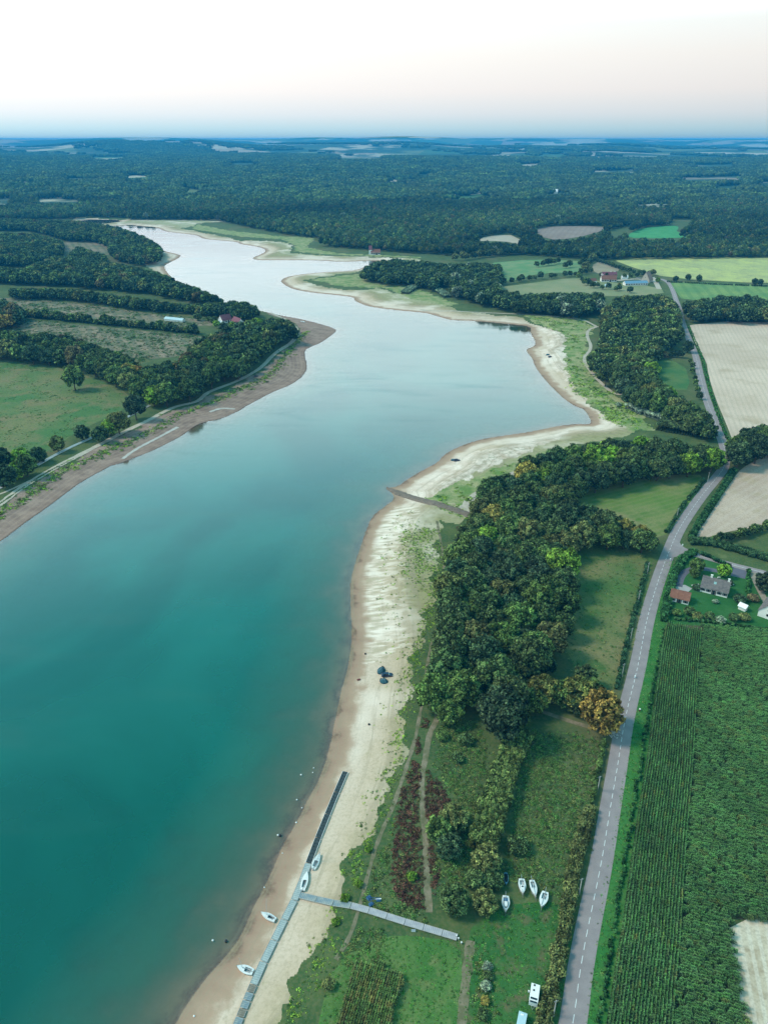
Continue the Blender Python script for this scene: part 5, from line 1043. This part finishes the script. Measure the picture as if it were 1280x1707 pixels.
# ---------------------------------------------------------------- vehicles, tents, caravans
M['car_dark'] = simple('dark_blue_car_paint', (.015, .03, .07), .25, .1, 1, .6); M['tent'] = simple('teal_tent_fabric', (.02, .09, .12), .8, .3, 3); M['caravan'] = simple('white_caravan_skin', (.78, .80, .80), .45, .05, 1); M['caravan_blue'] = simple('pale_blue_skin', (.42, .58, .64), .5, .08, 1)
def car(px, head, label, kind='car', mat='car_dark', group='parked cars', L_=4.4, W_=1.8):
    c = pts3([px])[0]; h = pts3([head])[0]; an = math.atan2(h.y-c.y, h.x-c.x); rt = empty('parked_car', c, an, label, 'car', group)
    m = MB(); prof = [(-L_/2, .35), (-L_/2, .85), (-L_*.46, 1.0), (L_*.22, .98), (L_*.44, .82), (L_/2, .62), (L_/2, .35)]
    vs = [(x, s*W_/2*(1 if .1 < z < .95 else .96), z) for s in (-1, 1) for x, z in prof]; n = len(prof); m.add(vs, [tuple(range(n)), tuple(reversed(range(n, 2*n)))]+[(i, (i+1) % n, n+(i+1) % n, n+i)[::-1] for i in range(n)]); m.build('body', M[mat], rt)
    m = MB(); m.box((-L_*.10, 0, 1.24), (L_*.56, W_*.86, .52), taper=.80); q = m.build('cabin', M['dark_glass'], rt); m = MB(); m.box((-L_*.12, 0, 1.515), (L_*.42, W_*.68, .04)); m.build('roof', M[mat], q)
    m = MB(); m.box((L_*.17, 0, 1.2), (.5, W_*.74, .05), M=Matrix.Rotation(.75, 3, 'Y')); m.build('windscreen', M['white_paint'] if kind == 'sheet' else M['dark_glass'], rt)  # windscreen plain white for one kind, dark glass otherwise
    for sx in (-1, 1):
        for sy in (-1, 1): m = MB(); m.tube([(sx*L_*.31, sy*(W_/2-.1), .33), (sx*L_*.31, sy*(W_/2+.03), .33)], .33, 14); m.build('wheel', M['rubber'], rt)
    for sy in (-1, 1): m = MB(); m.box((L_*.495, sy*W_*.36, .70), (.06, .3, .14)); m.build('headlight', M['white_paint'], rt)
car((645,1127), (655,1125.5), 'dark car with a white windscreen shade parked between two tents on the beach', 'sheet')
car((427,628), (434,625), 'dark blue car parked beside the left bank path')
car((761,768.5), (764,768), 'dark car parked on the pale upper beach beside a tiny tent')
car((916,595.5), (918,594.5), 'dark car parked on the pale beach at the far bay')
def tent(px, r, label, rz=0, sx=1.25):
    rt = empty('dome_tent', pts3([px])[0], rz, label, 'tent', 'anglers tents on the beach'); m = MB(); m.lathe([(r, 0), (r*.96, r*.35), (r*.75, r*.65), (r*.42, r*.85), (.04, r*.92)], 12, sx=sx); m.build('canopy', M['tent'], rt, True)
    m = MB(); [m.tube([(math.cos(a)*r*sx*math.cos(t_), math.sin(a)*r*math.cos(t_), r*.94*math.sin(t_)) for t_ in np.linspace(0, math.pi, 9)], .035, 5) for a in (.6, 2.5)]; m.build('tent_pole', M['steel'], rt); m = MB(); m.box((r*sx*.9, 0, r*.33), (.12, r*.9, r*.62), taper=.7); m.build('door', M['dark_plastic'], rt)
tent((635.5,1119), 1.6, 'larger dark teal tent above the parked car on the beach', 1.2, 1.35); tent((640,1136.5), 1.4, 'smaller teal tent below the parked car on the beach', 2.6)
tent((755,767.5), 1.3, 'tiny dark tent left of the car on the upper beach'); tent((912.5,592), 1.5, 'dark tent behind the car on the far bay beach'); tent((819,512.5), 1.8, 'tiny blue tent at the wood edge of the far bay path')
m = MB(); m.box((0, 0, .22), (1.3, .7, .3), .3); m.box((0, 0, .40), (1.0, .45, .1), .3); o = m.build('bait_boat', simple('red_brown_plastic', (.20, .05, .04), .6, .3, 3), loc=pts3([(598,1133.5)])[0]); tag(o, 'small red-brown bundle lying on the pale beach left of the tents', 'bundle')
def caravan(px, top, bot, L_, W_, H_, label, mat, kind):
    c = pts3([px])[0]; a = pts3([top])[0]; b = pts3([bot])[0]; an = math.atan2(a.y-b.y, a.x-b.x)-math.pi/2; rt = empty('caravan' if kind == 'c' else 'box_trailer', c, an, label, 'caravan' if kind == 'c' else 'trailer')
    m = MB(); prof = [(-L_/2, .45), (-L_/2+.05, H_*.75), (-L_/2+.35, H_), (L_/2-.35, H_), (L_/2-.05, H_*.8), (L_/2, .45)]; n = len(prof)
    vs = [(s*W_/2, y, z) for s in (-1, 1) for y, z in prof]; m.add(vs, [tuple(reversed(range(n))), tuple(range(n, 2*n))]+[(i, (i+1) % n, n+(i+1) % n, n+i) for i in range(n)]); m.build('body', M[mat], rt)
    if kind == 'c':
        for y in (L_*.34, L_*.08): m = MB(); m.box((-W_*.12, y, H_+.05), (.42, .42, .1)); m.build('roof_vent', M['dark_plastic'], rt)
        m = MB(); m.box((0, -L_/2+.23, H_*.90), (W_*.80, .62, .07), M=Matrix.Rotation(.62, 3, 'X')); m.box((0, -L_*.34, H_+.012), (W_*.78, .5, .03)); m.build('front_window', M['dark_glass'], rt)
        for s in (-1, 1):
            for y in (-.6, 1.0): m = MB(); m.box((s*(W_/2+.01), y, 1.45), (.04, .8, .45)); m.build('side_window', M['dark_glass'], rt)
        m = MB(); m.box((W_/2+.015, .2, 1.25), (.04, .6, 1.5)); m.build('door', M['deck_cream'], rt); m = MB(); m.box((-W_/2-.35, L_*.2, .3), (.4, .3, .5)); m.build('gas_locker', M['deck_cream'], rt)
    else: m = MB(); m.box((-.1, L_*.28, H_+.04), (.7, .4, .07)); m.build('roof_vent', M['white_paint'], rt)
    m = MB(); m.tube([(-.5, -L_/2+.2, .45), (0, -L_/2-.9, .45)], .05, 6); m.tube([(.5, -L_/2+.2, .45), (0, -L_/2-.9, .45)], .05, 6); m.build('drawbar', M['steel'], rt)
    for s in (-1, 1): m = MB(); m.tube([(s*(W_/2-.15), 0, .32), (s*(W_/2+.02), 0, .32)], .32, 14); m.build('wheel', M['rubber'], rt)
caravan((889.5,1663), (892,1648), (888,1678), 4.7, 2.1, 2.3, 'white caravan with two dark roof vents parked on the grass', 'caravan', 'c')
caravan((868,1709), (871,1694), (866,1720), 4.5, 2.0, 2.0, 'pale blue box trailer cut by the bottom edge beside the caravan', 'caravan_blue', 't')

# ---------------------------------------------------------------- poles and signs
for k, (px, py, lb) in enumerate(((965,1490,'pale pole in the hedge beside the boats on trailers'),(995.5,1318,'pale pole in the hedge beside the rough ground'),(922,1694,'pale pole in the hedge beside the caravan'),(1036,1128,'pale pole at the lower end of the long meadow'),(1050,1068,'pale pole on the roadside of the long meadow'),
  (1063,1004,'pale pole on the road edge opposite the red-roofed garage'),(1078,957,'pale pole near the top of the long meadow'),(1127,864,'pale pole on the roadside of the mown meadow'),(1178.5,803,'pale pole at the upper corner of the mown meadow'))):
    o = empty('utility_pole', pts3([(px, py)])[0], .3, lb, 'pole', 'utility poles along the road'); m = MB(); m.tube([(0, 0, -.1), (0, 0, 6.4)], [.16, .11], 8); m.build('shaft', M['pale_wood'], o); m = MB(); m.box((0, 0, 6.0), (1.1, .1, .1)); [m.tube([(x, 0, 6.05), (x, 0, 6.28)], .05, 6) for x in (-.45, .45)]; m.build('crossarm', M['steel'], o)
o = empty('junction_pole', pts3([(1132.5,930)])[0], 0, 'tall white pole with a white box on top at the road junction', 'pole'); m = MB(); m.tube([(0, 0, 0), (0, 0, 7.2)], [.14, .1], 8); m.build('shaft', M['pale_wood'], o); m = MB(); m.box((0, 0, 7.5), (.5, .35, .8)); m.build('lamp_head', M['white_paint'], o)
for (px, py, lb, hc) in ((1065.5,1185,'small white-topped roadside marker on the green verge','keelred'), (1116.5,934,'small white marker post at the corner of the side road','white_paint'),(1057.5,1182-52,'small pale post on the verge further up the road','white_paint')):
    o = empty('road_marker', pts3([(px, py)])[0], 0, lb, 'marker', 'roadside markers'); m = MB(); m.box((0, 0, .4), (.5, .3, .8), taper=.9); m.build('base', M[hc], o); m = MB(); m.lathe([(.34, .8), (.3, 1.0), (.05, 1.12)], 10); m.build('cap', M['white_paint'], o)
g = random.Random(4); m = MB(); c = pts3([(1020,1222)])[0]
for i in range(90):
    x, y = g.gauss(0, 1.3), g.gauss(0, 1.5); s_ = g.uniform(.15, .55); m.box((x, y, s_*.25), (s_, s_*.8, s_*.6), g.uniform(0, 3), taper=.7)
o = m.build('rubble_heap', simple('pale_rubble', (.48, .46, .43), .9, .35, 2), loc=c); tag(o, 'pale rubble heap at the roadside beneath the orange autumn tree', 'rubble')
# concrete drain on the left bank
M['conc'] = simple('drain_concrete', (.50, .55, .56), .8, .2, .4)
dr = empty('concrete_drain', pts3([(100,755)])[0], 0, 'straight pale concrete drain running beside the left bank path', 'drain')
for nm, pts in (('drain_channel', [(0,815),(8,808)]), ('drain_channel', [(54,781),(75,769),(100,755),(125,743),(150,732),(166,724)]), ('drain_channel', [(207,699),(218,693),(229,687),(250,676)])):
    P = resample(np.stack(ground(*np.array(pts, float).T)[:2], 1), 1.5); T, Nn = frames(P); V = []; Fq = []
    for p, n_ in zip(P, Nn):
        for o_, z_ in ((-1.1, 0), (-1.1, .5), (-.8, .5), (-.45, .12), (.45, .12), (.8, .5), (1.1, .5), (1.1, 0)): q = p+n_*o_; V.append((q[0]-dr.location.x, q[1]-dr.location.y, LAND+z_-dr.location.z))
    for i in range(len(P)-1):
        for k in range(7): Fq.append((i*8+k, i*8+8+k, i*8+9+k, i*8+k+1))
    link(nm, npmesh(nm, V, np.array(Fq), M['conc']), dr)

# ---------------------------------------------------------------- buildings
def tiles(name, c0, c1): 
    t = NT(name); a = t.noise(.9, 5, .7); wv = t.stripes(0, .35, .6, 1); return t.bsdf(t.mix(t.math('MULTIPLY', t.rng(wv, .3, 0), .4), t.mix(t.rng(a, .32, .66), c0, c1), tuple(x*.5 for x in c0)), .9, .15)
M['slate'] = tiles('grey_brown_tiles', (.10, .095, .10), (.19, .175, .165)); M['red_tile'] = tiles('red_brown_tiles', (.17, .075, .055), (.27, .13, .09)); M['plum_tile'] = tiles('plum_tiles', (.16, .06, .085), (.24, .10, .12)); M['tan_tile'] = tiles('tan_tiles', (.27, .17, .14), (.36, .24, .19)); M['blue_sheet'] = tiles('blue_metal_sheet', (.12, .26, .38), (.18, .33, .45))
M['shutter'] = simple('dark_shutter', (.06, .03, .035), .6, .2, 3); M['wall_tan'] = simple('tan_render', (.45, .40, .33), .9, .15, 1)
def house(name, px, lft, rgt, L_, D_, hw, hr, roof, label, wall='render_wall', chim=(), wins=0, hip=0, door=True, cat='house', big=1.0, group=None, skylight=False):
    c = pts3([px])[0]; a = pts3([lft])[0]; b = pts3([rgt])[0]; an = math.atan2(b.y-a.y, b.x-a.x); rt = empty(name, c, an, label, cat, group)
    m = MB(); m.add([(-L_/2, -D_/2, -.2), (L_/2, -D_/2, -.2), (L_/2, D_/2, -.2), (-L_/2, D_/2, -.2), (-L_/2, -D_/2, hw), (L_/2, -D_/2, hw), (L_/2, D_/2, hw), (-L_/2, D_/2, hw), (-L_/2+hip, 0, hr-.12), (L_/2-hip, 0, hr-.12)], [(0, 1, 5, 4), (2, 3, 7, 6), (1, 2, 6, 9, 5), (3, 0, 4, 8, 7), (3, 2, 1, 0)]); m.build('wall', M[wall], rt)
    e = .45; sl_ = (hr-hw)/(D_/2); ze = hw-e*sl_; th = .18; ex = .3 if hip == 0 else e; v = []
    for dz in (0, th): v += [(-L_/2-ex, -D_/2-e, ze+dz), (L_/2+ex, -D_/2-e, ze+dz), (L_/2+(ex if hip == 0 else -hip), 0, hr+dz), (-L_/2-(ex if hip == 0 else -hip), 0, hr+dz), (-L_/2-ex, D_/2+e, ze+dz), (L_/2+ex, D_/2+e, ze+dz)]
    f = [(6, 7, 8, 9), (9, 8, 11, 10), (0, 3, 2, 1), (3, 4, 5, 2), (0, 1, 7, 6), (4, 10, 11, 5), (0, 6, 9, 3), (3, 9, 10, 4), (1, 2, 8, 7), (2, 5, 11, 8)]
    if hip: f += [(6, 9, 10), (7, 11, 8), (0, 4, 3), (1, 2, 5), (0, 6, 10, 4), (1, 5, 11, 7)]
    m = MB(); m.add(v, f); rf = m.build('roof', M[roof], rt); m = MB(); m.tube([(-L_/2-ex+hip, 0, hr+th+.02), (L_/2+ex-hip, 0, hr+th+.02)], .13, 6); m.build('ridge', M[roof], rf)
    for cx in chim: m = MB(); m.box((cx, .1, hr+.3), (.9, .7, 1.9)); m.box((cx, .1, hr+1.3), (1.05, .85, .12)); m.build('chimney', M['render_wall'], rf)
    if skylight: m = MB(); m.box((-.3, -D_*.22, hw+(hr-hw)*.56+.14), (1.1, 1.2, .08), M=Matrix.Rotation(math.atan(sl_), 3, 'X')); m.build('skylight', simple('skylight_glass', (.25, .42, .42), .2, .1, 1, .6), rf)
    for i in range(wins):
        x = -L_/2+(i+.5)*L_/wins; h_ = hw*.45 if not (door and i == wins//2) else hw*.78; zc = hw*.52 if not (door and i == wins//2) else hw*.4; nm = 'door' if (door and i == wins//2) else 'window'
        m = MB(); m.box((x, -D_/2-.02, zc), (1.0*big, .06, h_)); q = m.build(nm, M['dark_glass'], rt); m = MB(); [m.box((x+s*.78*big, -D_/2-.03, zc), (.42*big, .06, h_)) for s in (-1, 1)]; m.build('shutter', M['shutter'], q)
    for s in (-1, 1):
        m = MB(); m.box((s*(L_/2+.02), 0, hw*.6), (.06, .9*big, hw*.36)); m.box((s*(L_/2+.02), 0, hw+(hr-hw)*.3), (.06, .7*big, hw*.26)); m.build('gable_window', M['dark_glass'], rt)
    return rt
house('house', (1190,984), (1169,990.5), (1208.5,1000.5), 11.6, 8.6, 2.9, 6.3, 'slate', 'white house with a grey-brown tiled roof and shuttered windows', chim=(-2.4, 5.0), wins=5, skylight=True)
house('garage', (1132,999.5), (1118.5,1001), (1145.5,1007.5), 8.0, 6.2, 2.5, 4.7, 'red_tile', 'garage with a red-brown tiled roof beside the gravel yard', wins=3, door=True, cat='garage')
h = house('house', (1284,1021), (1268,1033), (1284,1010), 13, 7.6, 3.1, 7.2, 'slate', 'white gabled house cut by the right edge of the picture', wins=3); 
house('shed', (1237,1016), (1231,1015), (1240,1019), 3.2, 2.4, 2.0, 2.9, 'caravan', 'small white shed among the dark garden shrubs', cat='shed')
m = MB(); m.box((0, 0, .5), (2.4, 1.5, 1.0), .3, taper=.9); m.box((0, 0, 1.05), (1.9, 1.2, .12), .3); o = m.build('garden_store', M['white_paint'], loc=pts3([(1126.5,987)])[0]); tag(o, 'white garden box behind the red-roofed garage', 'box')
for (a, b, lb) in (((1152,977), (1164,975), 'white garden bench behind the left end of the grey-roofed house'), ((1195,963.5), (1199.5,963.5), 'white garden bench on the rear lawn of the grey-roofed house'), ((1213,978), (1222,975), 'pale garden wall at the right end of the grey-roofed house')):
    p, q = pts3([a, b]); l = (q-p).length; an = math.atan2(q.y-p.y, q.x-p.x); o = empty('garden_bench' if 'bench' in lb else 'garden_wall', (p+q)/2, an, lb, 'bench' if 'bench' in lb else 'wall'); m = MB(); m.box((0, 0, .45), (l, .5, .12)); m.build('seat' if 'bench' in lb else 'coping', M['white_paint'], o); m = MB(); [m.box((s*l*.42, 0, .2), (.2, .42, .4)) for s in (-1, 0, 1)]; m.build('support', M['render_wall'], o)
FG = 'farm buildings beside the road'
house('farmhouse', (1013,469), (1001,472), (1026,472), 22, 9, 3.6, 8.5, 'red_tile', 'long farmhouse with a red lower roof at the farm', chim=(-9,), wins=6, big=1.5, group=FG)
house('farmhouse', (1014,464), (1003,466), (1027,466), 22, 8, 4.2, 9.2, 'plum_tile', 'dark plum-roofed farmhouse behind the red farmhouse roof', chim=(2, 8), wins=5, big=1.5, group=FG)
house('barn', (987,471), (982,473), (992,472), 10, 7, 3, 6, 'red_tile', 'small red-roofed barn half hidden by trees left of the farmhouse', cat='barn', group=FG)
house('shed', (1058,475), (1040,477.5), (1077,476.5), 34, 9, 3.2, 5.8, 'blue_sheet', 'long low shed with a pale blue metal roof', cat='shed', wins=9, big=1.3, door=False, group=FG)
house('barn', (1077,470), (1070,474), (1086,469), 13, 13, 4.0, 14.5, 'tan_tile', 'tall steep-roofed tan barn at the road end of the farm', wall='wall_tan', cat='barn', group=FG)
o = empty('polytunnel', pts3([(1012,478)])[0], 0, 'small blue polytunnel in front of the red farmhouse', 'polytunnel', FG); m = MB(); ar = [(4.2*math.cos(t_), 3.6*math.sin(t_)) for t_ in np.linspace(0, math.pi, 11)]
vs = [(x, y, z) for y in (-4, 4) for x, z in ar]; m.add(vs, [(i, i+1, 12+i, 11+i) for i in range(10)]+[tuple(range(11, 22))]); m.build('cover', simple('tunnel_film', (.30, .50, .58), .4, .15, 1), o, True); m = MB(); m.tube([(x, -4, z) for x, z in ar], .12, 5); m.build('hoop', M['steel'], o)
house('house', (1040,465), (1035,466), (1044,466), 9, 6, 3, 5.5, 'caravan', 'white outbuilding behind the blue-roofed shed', cat='shed', group=FG)
LG = 'houses on the left bank'
house('house', (376,537), (368,541), (384,538), 13, 9, 3.4, 8.5, 'plum_tile', 'plum-roofed house at the end of the left bank hedge', wins=4, group=LG)
house('house', (397,541), (389,543), (405,549), 16, 8, 3.4, 7.8, 'plum_tile', 'long plum-roofed house behind the yellowing tree on the left bank', wins=4, group=LG)
house('house', (427,545), (420,545), (437,547), 13, 7, 3, 6.8, 'plum_tile', 'right-hand plum-roofed house near the left bank point', wins=4, group=LG, chim=(3,))
house('shed', (367,541), (363,541), (372,542), 7, 5, 3, 4.6, 'caravan', 'white shed just left of the plum-roofed house', cat='shed', group=LG)
house('greenhouse', (292,535), (277,533.5), (316,537.5), 25, 6, 2.2, 3.8, 'caravan_blue', 'long pale greenhouse among the small trees of the rough pasture', cat='greenhouse', group=LG)
house('house', (626,424), (621,425), (633,425), 17, 10, 4, 9, 'red_tile', 'red-roofed house at the edge of the forest beyond the lake', wins=4, big=2, group='houses by the far woods')
house('tower', (617.5,424), (615,425), (620,425), 5.5, 5.5, 9, 15, 'plum_tile', 'white tower with a pointed roof beside the far red-roofed house', cat='tower', group='houses by the far woods')
house('farmhouse', (922,323), (915,324), (927,324), 30, 16, 8, 16, 'caravan', 'white farm building in the clearing deep in the forest', cat='house', group='houses by the far woods')
house('house', (1273,373), (1270,374), (1276,374), 9, 7, 6, 9, 'caravan', 'white house at the far right edge of the woods', cat='house', group='houses by the far woods')
# yard surfaces
strip('farm_yard', [(1028,468),(1045,466),(1062,465),(1074,467)], 8, M['dirt'], .3)

# ---------------------------------------------------------------- air
hb_ = MB(); hb_.box((0, 14000, 96), (52000, 34000, 216)); hz = hb_.build('haze', None or M['leaf']); hz.data.materials.clear()
hm = bpy.data.materials.new('blue_haze'); hm.use_nodes = True; hm.node_tree.nodes.clear(); ho = hm.node_tree.nodes.new('ShaderNodeOutputMaterial'); pv = hm.node_tree.nodes.new('ShaderNodeVolumePrincipled')
pv.inputs['Color'].default_value = (.03, .46, .97, 1); pv.inputs['Density'].default_value = 8.0e-5; pv.inputs['Anisotropy'].default_value = 0.0
hm.node_tree.links.new(pv.outputs[0], ho.inputs['Volume']); hz.data.materials.append(hm); tag(hz, kind='stuff')
